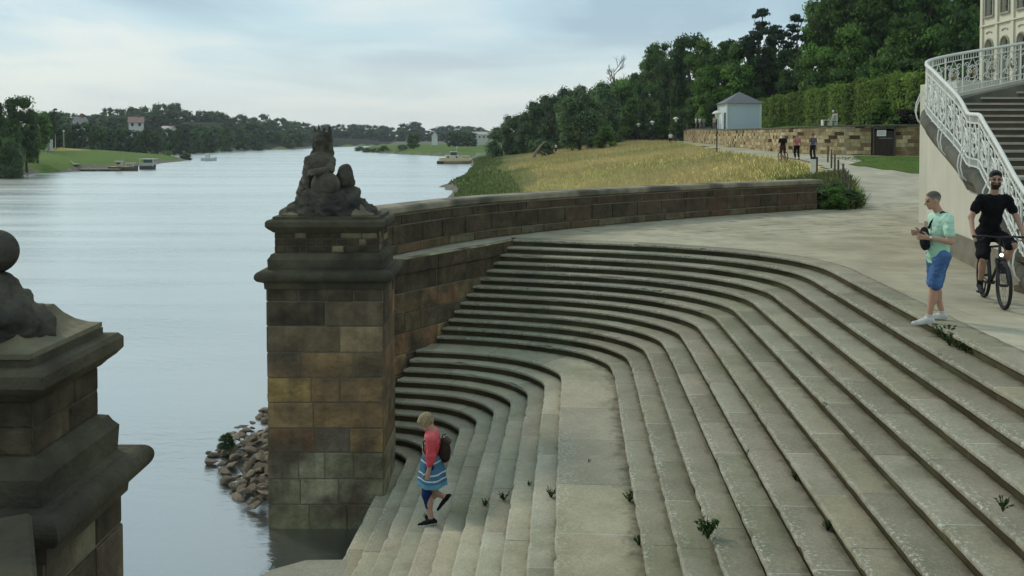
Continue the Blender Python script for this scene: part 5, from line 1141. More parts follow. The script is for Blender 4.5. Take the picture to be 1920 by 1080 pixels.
grass('lawn_edge_grass',5000,lambda r:(21.6+r.rand()*9,45.5+r.rand()*18) ,.07,lambda p,r:np.array((.08,.14,.03))*r.uniform(.7,1.2),.012,4)
g='leafy scrub at the end of the parapet wall'
for i,(x,y,rd,h) in enumerate([(11.25,31.5,.5,.7),(11.9,32.0,.5,.62),(12.4,32.8,.45,.55),(11.6,32.6,.6,.8),(12.85,33.9,.35,.4),(10.6,32.6,.8,.85)]):
    tree('bush',x,y,h,rd,'dark leafy scrub bush growing round the end of the parapet',g,zb=-.08,noTrunk=True,trunkfrac=0)
# ---------------------------------------------------------------- left bank and far shore
g='trees on the far river bank'; lab=lab_far
for a in [(-18,152,196,40),(38,158,188,34),(70,172,212,26),(14,150,226,36),(8,146,262,30),(50,162,236,26),(92,212,214,18)]: T('broad',*a,'tall dark tree in the clump at the left edge of the river','tall trees at the left edge of the river',trunkfrac=.03)
T('willow',22,146,268,26,'grey-green willow bush at the water on the far left','tall trees at the left edge of the river',trunkfrac=0,noTrunk=True)
rn=random.Random(8)
sky_=[(75,222),(100,205),(118,214),(150,216),(180,212),(210,203),(250,203),(300,193),(330,196),(350,208),(400,210),(440,214),(480,222),(510,218),(540,230),(590,236),(640,236),(660,233),(700,237),(730,240),(770,231),(800,240),(850,238),(880,236),(920,240)]
def skyl(px): return float(ip(px,[a for a,b in sky_],[b for a,b in sky_]))
px=84
while px<560:          # front row behind the left meadow
    D=float(ip(px,[80,330,450,600],[235,330,450,540]))*rn.uniform(.98,1.1); top=rn.uniform(236,250) if px<460 else rn.uniform(244,254)
    T('far',px,D,top-(6 if px<200 else 0),rn.uniform(15,22),lab,g,trunkfrac=0,noTrunk=True); px+=rn.uniform(13,19)
for row,(dd,off) in enumerate(((1.12,26),(1.3,12),(1.5,0))):
    px=70+row*7; farrow[0]=['second','third','topmost'][row]
    while px<600:
        D0=float(ip(px,[80,250,400,600],[250,400,430,560])); top=skyl(px)+off+rn.uniform(-3,5)
        T('far',px,D0*dd,top,rn.uniform(15,23),lab,g,trunkfrac=0,noTrunk=True); px+=rn.uniform(20,27)
px=590
while px<940:
    for (D,dy) in ((820,8),(930,0)):
        T('far',px+rn.uniform(-5,5),D,skyl(px)+dy+rn.uniform(-2,3),rn.uniform(13,18),'distant bluish tree in the wood closing the river bend','distant trees beyond the river bend',trunkfrac=0,noTrunk=True)
    px+=rn.uniform(15,21)
T('broad',775,400,251,14,'round dark tree standing alone on the green spit',None,trunkfrac=.04,v=1)
for px in (858,872,884,848): T('far',px,470,rn.uniform(247,252),15,'dark tree in the clump on the meadow behind the ferry','trees on the meadow behind the ferry',trunkfrac=0,noTrunk=True)
T('pine',104,232,203,11,'small dark conifer on the skyline behind the left meadow',None,trunkfrac=.1)
T('bush',348,262,288,13,'low brownish bush at the tip of the left bank',None,noTrunk=True,trunkfrac=0)
T('bush',315,268,284,12,'low green bush behind the moored boats',None,noTrunk=True,trunkfrac=0)
for i,(px,D) in enumerate([(690,400),(720,385),(755,370),(705,395),(675,440)]): T('bush',px,D,279-i%2,13,'low dark scrub along the edge of the green spit','scrub along the green spit',noTrunk=True,trunkfrac=0)
# ---------------------------------------------------------------- houses
def house(label,px,D,pyb,w,h,roofh,wallc,roofc,rz=0,dep=None):
    x=X(px,D); z=Z(pyb,D); t=thing('house',label,'house',(x,D,z),rz); dp=dep or w*.8
    m=MB(); m.box((0,0,h/2-2),(w,dp,h+4),col=wallc); m.add([(-w/2,-dp/2,h),(-w/2,dp/2,h),(-w/2,0,h+roofh*.97),(w/2,-dp/2,h),(w/2,dp/2,h),(w/2,0,h+roofh*.97)],[(0,1,2),(3,5,4)],wallc); m.build('walls',M_METAL,t)
    m=MB(); o=.4
    for s in (-1,1): m.add([(-w/2-o,s*(dp/2+o),h-.2),(w/2+o,s*(dp/2+o),h-.2),(w/2+o,0,h+roofh),(-w/2-o,0,h+roofh),(-w/2-o,s*(dp/2+o),h),(w/2+o,s*(dp/2+o),h),(w/2+o,0,h+roofh+.25),(-w/2-o,0,h+roofh+.25)],[(0,1,2,3),(4,5,6,7),(0,1,5,4),(0,3,7,4),(1,2,6,5)],roofc)
    rf=fixn(m.build('roof',M_METAL,t)); m=MB(); m.box((w*.2,0,h+roofh+.5),(.7,.7,1.6),col=(.2,.1,.07)); m.build('chimney',M_METAL,rf)
    nn=max(2,int(w/2.6)); 
    for i in range(nn):
        for k in range(max(1,int(h/3))):
            m=MB(); m.box((-w/2+(i+.5)*w/nn,-dp/2-.02,1.6+2.8*k),(1.0,.08,1.3),col=(.04,.05,.06)); m.build('window',M_METAL,t)
house('pale house with brownish roof among the trees at the far left',80,222,270,3.6,4.5,2.,(.5,.47,.4),(.2,.13,.1))
house('small white gabled house half hidden on the left wooded bank',150,300,244,4,2.,2.2,(.5,.5,.46),(.25,.22,.2),R(60))
house('white villa with a pink roof on the wooded hill',256,372,241,5.5,2.4,2.2,(.62,.6,.55),(.32,.2,.17),R(20))
house('low white house with pale roof right of the pink-roofed villa',316,395,250,5,1.8,1.2,(.6,.6,.55),(.3,.27,.25),R(-15))
house('tiny white gabled house at the river bend',815,560,260,4,1.5,2.2,(.65,.65,.6),(.5,.5,.47),R(90))
house('long pale building among trees at the right end of the river bend',905,560,262,13,3.2,1.5,(.55,.53,.47),(.4,.38,.33),R(10))
def postlamp(px,D,i):
    x=X(px,D); t=thing('street_lamp','slim pale lamp post by the houses on the far left bank','lamp',(x,D,gz(x,D)),0,'lamp posts on the far left bank')
    m=MB(); m.tube([(0,0,0),(0,0,5)],.09,6,col=(.4,.4,.37)); m.build('pole',M_METAL,t); m=MB(); m.ell((0,0,5.1),(.3,.3,.18),8,5,col=(.7,.7,.65)); m.build('lamp_head',M_METAL,t)
for i,(px,D) in enumerate([(92,205),(104,215),(120,225)]): postlamp(px,D,i)
# ---------------------------------------------------------------- boats
def hull(L,Wd,h,col,deck,n=14,sheer=.3):
    m=MB(); rows=[]
    for i in range(n+1):
        t=i/n; w=Wd/2*min(1,(sin(pi*min(t*1.0+.0,1)**.5*.5) if t<.0 else 1))*(1-max(0,(t-.62)/.38)**2.2)*(.82+.18*min(1,t*5)); x=-L/2+L*t; zt=h+sheer*max(0,(t-.6)/.4)**2+.08*(1-t)
        rows.append([(x-.25*max(0,t-.7),-w*.7,-.35),(x,-w,zt*.5),(x,-w*1.02,zt),(x,w*1.02,zt),(x,w,zt*.5),(x-.25*max(0,t-.7),w*.7,-.35)])
    vs=[v for r_ in rows for v in r_]; fs=[];cs=[]
    for i in range(n):
        for j in range(5): a=i*6+j; fs.append((a,a+6,a+7,a+1)); cs.append(deck if j==2 else col)
    b=len(m.v); m.v+=vs; m.f+=fs+[(0,1,2,3,4,5),tuple(n*6+j for j in range(6))[::-1]]; m.c+=cs+[col,col]
    return m
def boat(name,label,cat,px,D,rz,L,Wd,h,col,deck,parts):
    x=X(px,D); t=thing(name,label,cat,(x,D,WZ),rz); fixn(hull(L,Wd,h,col,deck).build('hull',M_METAL,t))
    for (nm,boxes) in parts:
        m=MB()
        for b in boxes: m.box(b[0],b[1],col=b[2])
        m.build(nm,M_METAL,t)
    return t
WH=(.62,.63,.58); CR=(.62,.52,.28); BK=(.03,.03,.03); TN_=(.22,.18,.11)
boat('ferry','cream and white river ferry with a small wheelhouse moored at the right bank','ferry',852,226,R(6),8.6,3.2,.7,(.3,.25,.15),CR,[
 ('deck_house',[((-.6,0,1.55),(3.4,2.2,1.1),WH)]),('window',[((-1.6,-1.13,1.6),(.5,.06,.5),BK)]),('window',[((.5,-1.13,1.6),(.5,.06,.5),BK)]),
 ('wheelhouse',[((-.2,0,2.5),(1.5,1.5,.8),(.07,.08,.09)),((-.2,0,2.95),(1.8,1.8,.12),WH)]),
 ('bulwark',[((0,-1.55,1.1),(7.6,.08,.8),CR),((-3.9,0,1.02),(.08,3.0,.6),CR),((3.6,1.5,1.02),(.5,.08,.6),CR)]),('canopy',[((2.6,0,1.9),(2.2,2.6,.1),CR),((3.6,-1.2,1.4),(.07,.07,1),CR),((1.6,-1.2,1.4),(.07,.07,1),CR)]),
 ('mast',[((.5,0,3.6),(.07,.07,1.4),WH),((.75,0,4.1),(.45,.03,.25),(.55,.6,.6))]),('rubbing_strip',[((0,-1.64,.68),(8.3,.08,.1),(.55,.3,.2))]),('fender',[((-3.6,-1.3,.35),(1.6,.9,.6),BK)])])
boat('work_boat','brown and cream work boat moored at the end of the left pontoon','boat',232,178,R(8),5.4,2.0,.75,(.10,.075,.05),CR,[
 ('wheelhouse',[((-.9,0,1.35),(1.1,1.3,.9),(.42,.4,.33)),((-.9,0,1.86),(1.4,1.5,.1),WH)]),('window',[((-.9,-.68,1.45),(.7,.05,.35),BK)]),('canopy',[((1.2,0,1.5),(1.7,1.6,.1),(.45,.42,.3)),((.5,-.7,1.1),(.06,.06,.8),WH),((1.9,-.7,1.1),(.06,.06,.8),WH)]),('mast',[((-.1,0,2.4),(.05,.05,1.9),(.4,.38,.3))])])
boat('cabin_boat','white cabin boat with dark hull and open canopy, right of the brown work boat','boat',278,186,R(-5),3.2,1.9,.7,(.06,.06,.055),WH,[
 ('cabin',[((0,0,1.05),(2.6,1.5,.6),(.4,.42,.38))]),('canopy',[((0,0,2.15),(3.1,1.9,.1),WH)]),('canopy_post',[((-1.4,-.85,1.4),(.08,.08,1.5),WH)]),('canopy_post',[((1.4,-.85,1.4),(.08,.08,1.5),WH)]),('windscreen',[((.2,-.6,1.6),(1.9,.06,.7),(.06,.09,.07))])])
boat('white_boat','small white boat with a square cabin out on the river at the left','boat',392,255,R(4),4.2,1.8,.75,(.5,.53,.5),WH,[('cabin',[((-.4,0,1.4),(1.1,1.2,1.3),WH)]),('canopy',[((1.1,0,1.85),(1.6,1.4,.1),(.5,.52,.5)),((1.8,-.6,1.3),(.06,.06,1),WH),((.4,-.6,1.3),(.06,.06,1),WH)])])
boat('rowing_boat','small white rowing boat pulled up on the grass beside the ferry','boat',902,228,R(5),2.3,.9,.35,WH,(.4,.38,.3),[]).location.z=Z(290,228)
PO=thing('pontoon','long low grey landing stage with railings leading to the left moored boats','pontoon',(X(182,176),176,WZ),R(4))
m=MB(); m.box((0,0,.35),(8.5,2.2,.25),col=TN_); m.build('deck',M_METAL,PO)
for i in range(4): m=MB(); m.box((-3.3+2.2*i,0,.05),(1.4,2.,.5),col=(.06,.06,.055)); m.build('float',M_METAL,PO)
m=MB()
for yy in (-1.05,1.05): m.tube([(-4.2,yy,1.25),(4.2,yy,1.25)],.03,4,col=(.3,.29,.25))
for i in range(9): m.tube([(-4.2+1.05*i,-1.05,.45),(-4.2+1.05*i,-1.05,1.25)],.03,4,col=(.3,.29,.25))
m.build('railing',M_METAL,PO)
m=MB(); m.tube([(-4.0,.6,.9),(-7.0,5,1.9)],.05,4,col=(.35,.33,.28)); m.box((-5.4,3,1.3),(1.2,5.6,.12),rz=R(30),col=TN_); m.build('gangway',M_METAL,PO)
# ---------------------------------------------------------------- rocks at the pier foot
def rock_mesh(seed):
    r=random.Random(seed); bm=bmesh.new(); bmesh.ops.create_icosphere(bm,subdivisions=2,radius=1)
    pl=[(Vector((r.gauss(0,1),r.gauss(0,1),r.gauss(0,1))).normalized(),r.uniform(.5,.8)) for _ in range(14)]
    for v in bm.verts:
        for n_,d in pl:
            q=v.co.dot(n_)-d
            if q>0: v.co-=n_*q*.92
        v.co*=1+.07*noise.noise(v.co*3+Vector((seed,0,0)))
    me=bpy.data.meshes.new('rock'); bm.to_mesh(me); bm.free(); me.materials.append(M_ROCK); return me
RM=[rock_mesh(i) for i in range(8)]
rr=random.Random(12); cnt=0
for i in range(900):
    D=rr.uniform(14.9,23.5); 
    xe=float(ip(D,[14.8,15.3,16,17,18,19,20,21.5,23.5],[-4.25,-4.85,-5.35,-5.9,-6.0,-5.9,-5.85,-5.9,-5.8])); x1=-3.9
    x=rr.uniform(xe,x1); f=(x-xe)/(x1-xe+1e-6)
    z=WZ-.05+.5*f**.9+rr.uniform(-.05,.08); 
    if f<.12 and rr.random()<.4: continue
    s=rr.uniform(.06,.165)*(1.1 if D<19 else .95); 
    o=bpy.data.objects.new('rock',RM[i%8]); COL.objects.link(o); o.location=(x*SCP,D*SCP,z); o.rotation_euler=(rr.uniform(-.4,.4),rr.uniform(-.4,.4),rr.uniform(0,6.28)); o.scale=(s*rr.uniform(1,1.5),s*rr.uniform(.8,1.2),s*rr.uniform(.3,.6))
    tag(o,'brown angular rock in the rubble bank at the foot of the far pier','rock','rocks heaped beside the far pier'); cnt+=1
    if cnt>=299: break
m=MB(); ys_=[15.25,15.6,16,17,18,19,20,21.5,24]; xs_=[-4.5,-5.0,-5.35,-5.9,-6.0,-5.9,-5.85,-5.9,-5.8]
for q_,(x_,y_) in enumerate(zip(xs_,ys_)): k_=.0 if q_==0 else 1; m.v+=[((x_+.05)*SCP,y_*SCP,WZ-.14),(min(-4.4,x_+1.2)*SCP,y_*SCP,WZ-.14+.26*k_),(-3.7*SCP,y_*SCP,WZ-.12+.48*k_)]
for i in range(8):
    for j in (0,1): a_=i*3+j; m.f.append((a_,a_+1,a_+4,a_+3)); m.c.append((1,1,1))
struct(m.build('bank',mat('bank_mud',(.11,.095,.07),rough=1,var=.3)))
for (px,py,s) in ((425,806,.2),):
    p=at(px,py+25,z=WZ+.3); tree('willow',p.x,p.y,p.z+s,s*1.0,'small green reed bush growing among the bank rocks','reeds among the rocks',zb=p.z-.1,noTrunk=True,trunkfrac=0)
# ---------------------------------------------------------------- weeds on the steps
def weed(px,py,k,size,label,kind='leafy'):
    z=-.15*k; p=at(px,py,z=z); t=thing('weed',label,'weed',(p.x,p.y,z)); r=random.Random(int(px)); m=MB(); st=MB()
    for i in range(int(10+size*60)):
        a=r.uniform(0,2*pi); h=size*r.uniform(.5,1.1); o=size*r.uniform(.15,.75); q=Vector((o*cos(a),o*sin(a),h)); st.tube([(0,0,-.02),q*.5+Vector((0,0,.1*size)),q],.003,3,col=(.06,.09,.03),cap=False)
        for j in range(7):
            c=q*r.uniform(.35,1.05); u=Vector((r.gauss(0,1),r.gauss(0,1),r.gauss(0,.5))).normalized()*size*r.uniform(.08,.2); w=u.cross(Vector((r.gauss(0,1),r.gauss(0,1),1))).normalized()*u.length*.45
            g_=r.uniform(.6,1.3); m.quad(c-u,c-w,c+u,c+w,(.045*g_,.085*g_,.025*g_))
    m.build('leaves',M_GRASS,t); st.build('stems',M_GRASS,t)
for a in [(1327,1008,10,.2,'bright green bushy weed, the biggest on the steps at the bottom'),(1180,940,13,.13,'dark tuft of weed on the landing edge above the lowest landing tuft'),(1198,1022,13,.1,'small reddish tuft at the bottom of the landing'),(1492,900,8,.09,'small flat weed in the middle of the right-hand steps'),
 (1552,995,8,.1,'brownish weed tuft just left of the lowest right steps'),(1880,955,3,.1,'weed tuft at the lower right corner of the picture'),(945,938,16,.12,'leafy weed right of the walking woman, lower of two'),(1033,932,14,.11,'dark weed hanging over the landing edge'),
 (909,948,17,.09,'thin weed immediately right of the walking woman'),(992,910,15,.06,'tiny weed on the third step below the landing'),(884,1062,18,.09,'weed at the bottom edge among the lower steps'),(800,975,20,.09,'dry weed at the toe of the walking woman'),(1104,866,13,.04,'tiny dark weed in the middle of the landing')]: weed(*a)
for i,(px,py) in enumerate([(1775,635),(1785,645),(1800,652),(1815,658),(1830,662),(1845,668),(1860,675)]):
    weed(px-4,py+3,1,.19 if i<1 else .13,'creeping green weed under the top step in front of the cyclist')
for o in bpy.data.objects:
    if o.get('label','').startswith('creeping green'): o['group']='weeds under the top step'
# ---------------------------------------------------------------- people
def V3(*a): return np.array(a,float)
def hand_prims(w,d,pn,th,curl=.5,sc=1.,spread=.12,k=.008):
    """w wrist, d forearm direction, pn direction the palm faces, th side on which the thumb sits"""
    w=V3(*w); d=V3(*d); d/=np.linalg.norm(d); pn=V3(*pn); pn-=d*pn@d; pn/=np.linalg.norm(pn); sd=np.cross(pn,d); 
    if sd@V3(*th)<0: sd=-sd
    P=[('c',w-d*.02*sc,.024*sc,w+d*.03*sc,.024*sc,k*2)]
    for q in (-1.2,-.4,.4,1.2): P.append(('c',w+d*.02*sc+sd*q*.012*sc,.015*sc,w+d*.085*sc+sd*q*.018*sc,.0135*sc,k*2))
    for i,(q,L) in enumerate(((1.35,.074),(.45,.083),(-.45,.077),(-1.3,.06))):
        b=w+d*.088*sc+sd*q*.018*sc; a=curl*.45; dd=d+sd*q*spread; dd/=np.linalg.norm(dd)
        for s_,r0,r1 in ((.45,.0098,.0092),(.32,.0092,.0085),(.25,.0085,.0072)):
            v=dd*cos(a)+pn*sin(a); e=b+v*L*s_*sc; P.append(('c',b,r0*sc,e,r1*sc,k)); b=e; a+=curl*.9
    b=w+d*.025*sc+sd*.026*sc; v=d*.65+sd*.75+pn*.25; v/=np.linalg.norm(v); e=b+v*.045*sc; P.append(('c',b,.013*sc,e,.011*sc,k)); v2=d*.9+sd*.25+pn*(.2+.4*curl); v2/=np.linalg.norm(v2); P.append(('c',e,.011*sc,e+v2*.036*sc,.0085*sc,k))
    return P
def head_prims(c,f,u,s=1.):
    """head centre, facing, up"""
    f=f/np.linalg.norm(f); u=u-f*(u@f); u/=np.linalg.norm(u); l=np.cross(u,f); Mx=np.stack([f,l,u],1)
    E=lambda o,r,kk=.02:('e',c+Mx@V3(*o)*s,tuple(x*s for x in r),Mx,kk)
    P=[E((-.012,0,.03),(.098,.076,.09)),E((.02,0,-.035),(.07,.058,.075)),E((.055,0,-.085),(.03,.03,.025)),
       ('c',c+Mx@V3(.088,0,.01)*s,.010*s,c+Mx@V3(.112,0,-.026)*s,.0135*s,.012),   # nose
       ('c',c+Mx@V3(.078,-.03,.028)*s,.011*s,c+Mx@V3(.078,.03,.028)*s,.011*s,.02), # brow
       ('c',c+Mx@V3(.084,-.018,-.052)*s,.007*s,c+Mx@V3(.084,.018,-.052)*s,.007*s,.008), # lips
       E((-.01,.078,-.005),(.02,.009,.03),.008),E((-.01,-.078,-.005),(.02,.009,.03),.008)]
    return P,Mx
def limb(a,b,c,r): return [('c',a,r[0],b,r[1],.03),('c',b,r[1],c,r[2],.03)]
def figure(name_label,loc,rz,J,look,vox=.0085,group=None):
    """J: joints in local metres, x forward, y left, z up"""
    t=thing('person',name_label,'person',loc,rz,group); j={k:V3(*v) for k,v in J.items()}; g=look; B=g.get('build',1.)
    sc=.5*(j['shL']+j['shR']); hc=.5*(j['hipL']+j['hipR']); up=sc-hc; up/=np.linalg.norm(up); lf=j['shL']-j['shR']; lf-=up*(lf@up); lf/=np.linalg.norm(lf); fw=np.cross(lf,up); Mx=np.stack([fw,lf,up],1)
    TL_=np.linalg.norm(sc-hc)
    def torso(e,low=0.):
        P=[('e',sc-up*.1+fw*.0,(.108*B+e,.165+e,.17+e),Mx,.06),('e',hc+up*TL_*.42,(.1*B+e,.135*B+e,.18+e),Mx,.06),('c',j['shL']-up*.02,.055+e,j['shR']-up*.02,.055+e,.05)]
        if g.get('belly'): P.append(('e',hc+up*TL_*.4+fw*.045,(.105+e,.13+e,.15+e),Mx,.05))
        return P
    pel=lambda e:[('e',hc+up*.03,(.105*B+e,.15*B+e,.12+e),Mx,.05),('e',hc-fw*.04-up*.02,(.09+e,.14*B+e,.1+e),Mx,.05)]
    hd,HM=head_prims(j['head'],V3(*g['face']),V3(*g.get('hup',(0,0,1))),g.get('hs',1.)); 
    nk=[('c',sc+up*.0-fw*.01,.062,j['head']-HM[:,2]*.06-HM[:,0]*.02,.052,.03)]
    arms=[];legs=[]
    for S_ in 'LR':
        arms+=limb(j['sh'+S_],j['el'+S_],j['wr'+S_],(.05,.04,.027)); legs+=[('c',j['hip'+S_],.083*B,j['kn'+S_],.054,.04),('c',j['kn'+S_],.054,j['an'+S_],.036,.03)]
        kn,an=j['kn'+S_],j['an'+S_]; cdir=(an-kn); L=np.linalg.norm(cdir); cdir/=L; bk=-V3(*g.get('fwd',(1,0,0))); legs.append(('e',kn+cdir*L*.3+bk*.022,(.048,.05,.11),None,.03))
    hands=[]
    for S_ in 'LR':
        h=g['hand'+S_]; d=j['wr'+S_]-j['el'+S_] if h.get('d') is None else V3(*h['d']); hands+=hand_prims(j['wr'+S_],d,h['pn'],h['th'],h.get('curl',.5),spread=h.get('sp',.1))
    sk=np.array(g.get('skin',(.40,.235,.165))); C=j['head']; hs=g.get('hs',1.)
    def skincol(v):
        q=HM.T@(np.array(v)-C)/hs
        if np.abs(q).max()<.14:
            if q[0]>.05 and abs(q[2]-.008)<.0085 and .016<abs(q[1])<.046: return (.03,.02,.016)
            if q[0]>.06 and abs(q[2]+.053)<.007 and abs(q[1])<.024: return tuple(sk*np.array((.75,.45,.45)))
            if q[0]>.045 and abs(q[2]-.032)<.007 and .014<abs(q[1])<.05: return tuple(np.array(g['hair'])*1.1)
            if g.get('beard') and q[2]<-.03 and q[0]>-.02 and not(abs(q[2]+.053)<.009 and abs(q[1])<.02) and (q[2]<-.062 or abs(q[1])>.03 or q[2]<-.036 and abs(q[2]+.041)<.007): return g['beard']
        return tuple(sk*(1 if q[2]<.2 else 1))
    sdf_obj('body',torso(-.006)+pel(-.008)+nk+hd+arms+legs+hands,vox,M_SKIN,t,k=.02,colf=skincol)
    # shirt
    sl=g['sleeve']; SP_=torso(.012)
    for S_ in 'LR':
        a=j['sh'+S_];b=j['el'+S_];w=j['wr'+S_]
        if sl<=1: e=a+(b-a)*sl; SP_.append(('c',a,.063,e,.058+.004*(sl<.7),.03))
        else: e=b+(w-b)*(sl-1); SP_+=[('c',a,.062,b,.05,.03),('c',b,.05,e,.04,.03)]
    hem=g.get('hem',.0)
    SP_+= [('e',hc+up*(.05-hem*.3),(.118*B+.012,.152*B+.012,.12+hem),Mx,.05)]
    nkc=sc+up*.045; hemc=hc-up*hem
    col=g['shirt']
    sdf_obj('shirt',SP_,vox,M_CLOTH,t,k=.03,cuts=[(hemc,-up)],colf=col if callable(col) else (lambda v:col),disp=lambda x,y,z:.007+.02*noise.fractal(Vector((x*8+2,y*8,z*8)),1,2,5))
    # trousers / shorts
    lg=g['legs']; PP=pel(.014)
    for S_ in 'LR':
        a=j['hip'+S_];k_=j['kn'+S_];n_=j['an'+S_]; fl=g.get('flare',.018)
        if lg<=1: e=a+(k_-a)*lg; PP.append(('c',a,.088*B+.012,e,.088*B-(.034*lg)+fl,.03))
        else: e=k_+(n_-k_)*(lg-1); PP+=[('c',a,.088*B+.012,k_,.06+fl,.03),('c',k_,.06+fl,e,.045+fl,.03)]
    sdf_obj('shorts' if lg<1.5 else 'trousers',PP,vox,M_CLOTH,t,k=.025,cuts=[(hc+up*.13,up)],colf=g['pants'] if callable(g['pants']) else (lambda v:g['pants']),disp=lambda x,y,z:.007+.02*noise.fractal(Vector((x*9+5,y*9,z*9)),1,2,5))
    # shoes and socks
    for S_ in 'LR':
        an=j['an'+S_]; toe=j['toe'+S_]; d=toe-an; L=np.linalg.norm(d); d/=L; dn=np.cross(d,np.cross(V3(0,0,1),d)); dn=-dn if dn[2]>0 else dn
        heel=an-d*.035+dn*.045; ball=an+d*(L*.62)+dn*.052; tp=toe+dn*.05
        sh=[('c',heel,.038,ball,.036,.02),('c',ball,.036,tp,.027,.02),('c',an+dn*.01,.042,heel,.036,.02),('c',an+dn*.015,.042,ball-dn*.008,.03,.02)]
        sole=np.array(g['sole']); up_=np.array(g['shoe']); zz=lambda v:(np.array(v)-heel)@dn
        sdf_obj('shoe',sh,min(vox,.008),M_CLOTH,t,k=.012,cuts=[(heel+dn*.028,dn)],colf=lambda v,zz=zz:tuple(sole) if zz(v)>.008 else tuple(up_))
        if g.get('sock'): 
            kn=j['kn'+S_]; q=(kn-an)/np.linalg.norm(kn-an); sdf_obj('sock',[('c',an-q*.02,.043,an+q*g['sock'][1],.043,.02)],vox,M_CLOTH,t,k=.01,cuts=[(an+q*g['sock'][1],q)],colf=g['sock'][0])
    # hair
    hp=[('e',C+HM@V3(-.018,0,.045)*hs,tuple(x*hs for x in g.get('hr',(.1,.08,.086))),HM,.02)]+[('e',C+HM@V3(*o)*hs,tuple(x*hs for x in r),HM,.02) for o,r in g.get('hextra',[])]
    hcut=g.get('hcut',((.06,0,.045),(.8,0,-.75)))
    sdf_obj('hair',hp,min(vox,.007),M_HAIR,t,k=.02,cuts=[(C+HM@V3(*hcut[0])*hs,HM@V3(*hcut[1]))],colf=g.get('haircol') or (lambda v:tuple(g['hair'])),disp=nz3(40,.004,3))
    return t,j,HM,C,(sc,hc,up,fw,lf)
def strap(t,pts,w,col,name='strap',th=.006):
    m=MB(); pts=[Vector(tuple(p)) for p in pts]; m.tube(pts,w,5,col=col); return m.build(name,M_CLOTH,t)
# --- man at the top of the steps, facing the river (-x)
def T_local(px,py,D): return None
MZ=0.0; mx_,my_=X(1762,12.25),12.25
J=dict(head=(.085,0,1.645),shL=(-.03,.19,1.42),shR=(-.02,-.19,1.41),elL=(-.04,.25,1.12),wrL=(.2,.16,1.16),elR=(-.02,-.24,1.13),wrR=(.2,-.1,1.21),hipL=(0,.1,.9),hipR=(.0,-.1,.9),
 knL=(.1,.1,.49),anL=(.15,.1,.075),toeL=(.36,.13,.04),knR=(.0,-.1,.49),anR=(-.13,-.1,.09),toeR=(.07,-.13,.08))
J['anL']=(.16,.1,.07);J['toeL']=(.38,.12,.055);J['anR']=(-.12,-.12,.085);J['toeR']=(.09,-.15,.075)
def mshirt(v): return (.38,.62,.45) if v[2]<1.2 else (.44,.66,.52)
def denim(v): 
    n=noise.noise(Vector((v[0]*9,v[1]*9,v[2]*5))); return tuple(np.array((.065,.13,.27))*(1+.6*n))
man,j,HM,C,TB=figure('grey-haired man in a mint shirt and denim shorts gesturing at the top of the steps',(mx_,my_,0.0),pi,J,dict(face=(1,.0,-.22),hup=(.15,0,1),sleeve=.62,shirt=mshirt,hem=.1,legs=.88,pants=denim,flare=.028,shoe=(.55,.54,.5),sole=(.62,.6,.55),sock=((.5,.5,.47),.05),hair=(.10,.09,.075),skin=(.43,.24,.16),belly=True,build=1.02,
 handL=dict(pn=(0,-1,.1),th=(0,0,1),curl=.25,sp=.2,d=(1,-.1,.1)),handR=dict(pn=(0,1,.2),th=(0,0,1),curl=.3,sp=.15,d=(1,.25,-.05)),hcut=((.035,0,.03),(.9,0,-.5)),
 haircol=lambda v:(.085,.078,.06) if v[2]>1.715 else ((.13,.125,.1) if v[2]>1.69 else (.19,.18,.15))))
strap(man,[(-.11,.1,1.44),(-.09,.06,1.47),(-.02,.08,1.5),(.05,.06,1.45),(.115,.03,1.36),(.14,0,1.27)],.017,(.015,.016,.02))
strap(man,[(-.12,.1,1.42),(-.135,0,1.25),(-.1,-.14,1.08),(.0,-.17,1.06),(.12,-.1,1.1)],.014,(.015,.016,.02))
bag=thing('crossbody_bag','black crossbody bag hanging on the chest of the man in the mint shirt','bag',(mx_-.2,my_-.03,1.13)); m=MB()
sdf_obj('pouch',[('c',(-.01,0,.11),.045,(.02,0,-.09),.055,.03),('e',(0,0,0),(.055,.1,.15),None)],.009,M_CLOTH,bag,k=.03,colf=(.016,.017,.02),disp=nz3(9,.008,1)); m.tube([(-.03,-.08,.06),(-.06,0,.08),(-.03,.08,.06)],.005,5,col=(.1,.1,.1)); m.build('zip',M_CLOTH,bag)
wt=thing('wrist_watch','white faced wrist watch on the forearm of the man in the mint shirt','watch',(mx_-.195,my_-.16,1.158)); m=MB(); m.tube([(.0,.034*cos(a*pi/6),.034*sin(a*pi/6)) for a in range(13)],.006,5,col=(.12,.12,.12)); m.build('band',M_METAL,wt); m=MB(); m.ell((0,-.034,.012),(.018,.007,.018),8,6,col=(.75,.75,.72)); m.build('dial',M_METAL,wt)
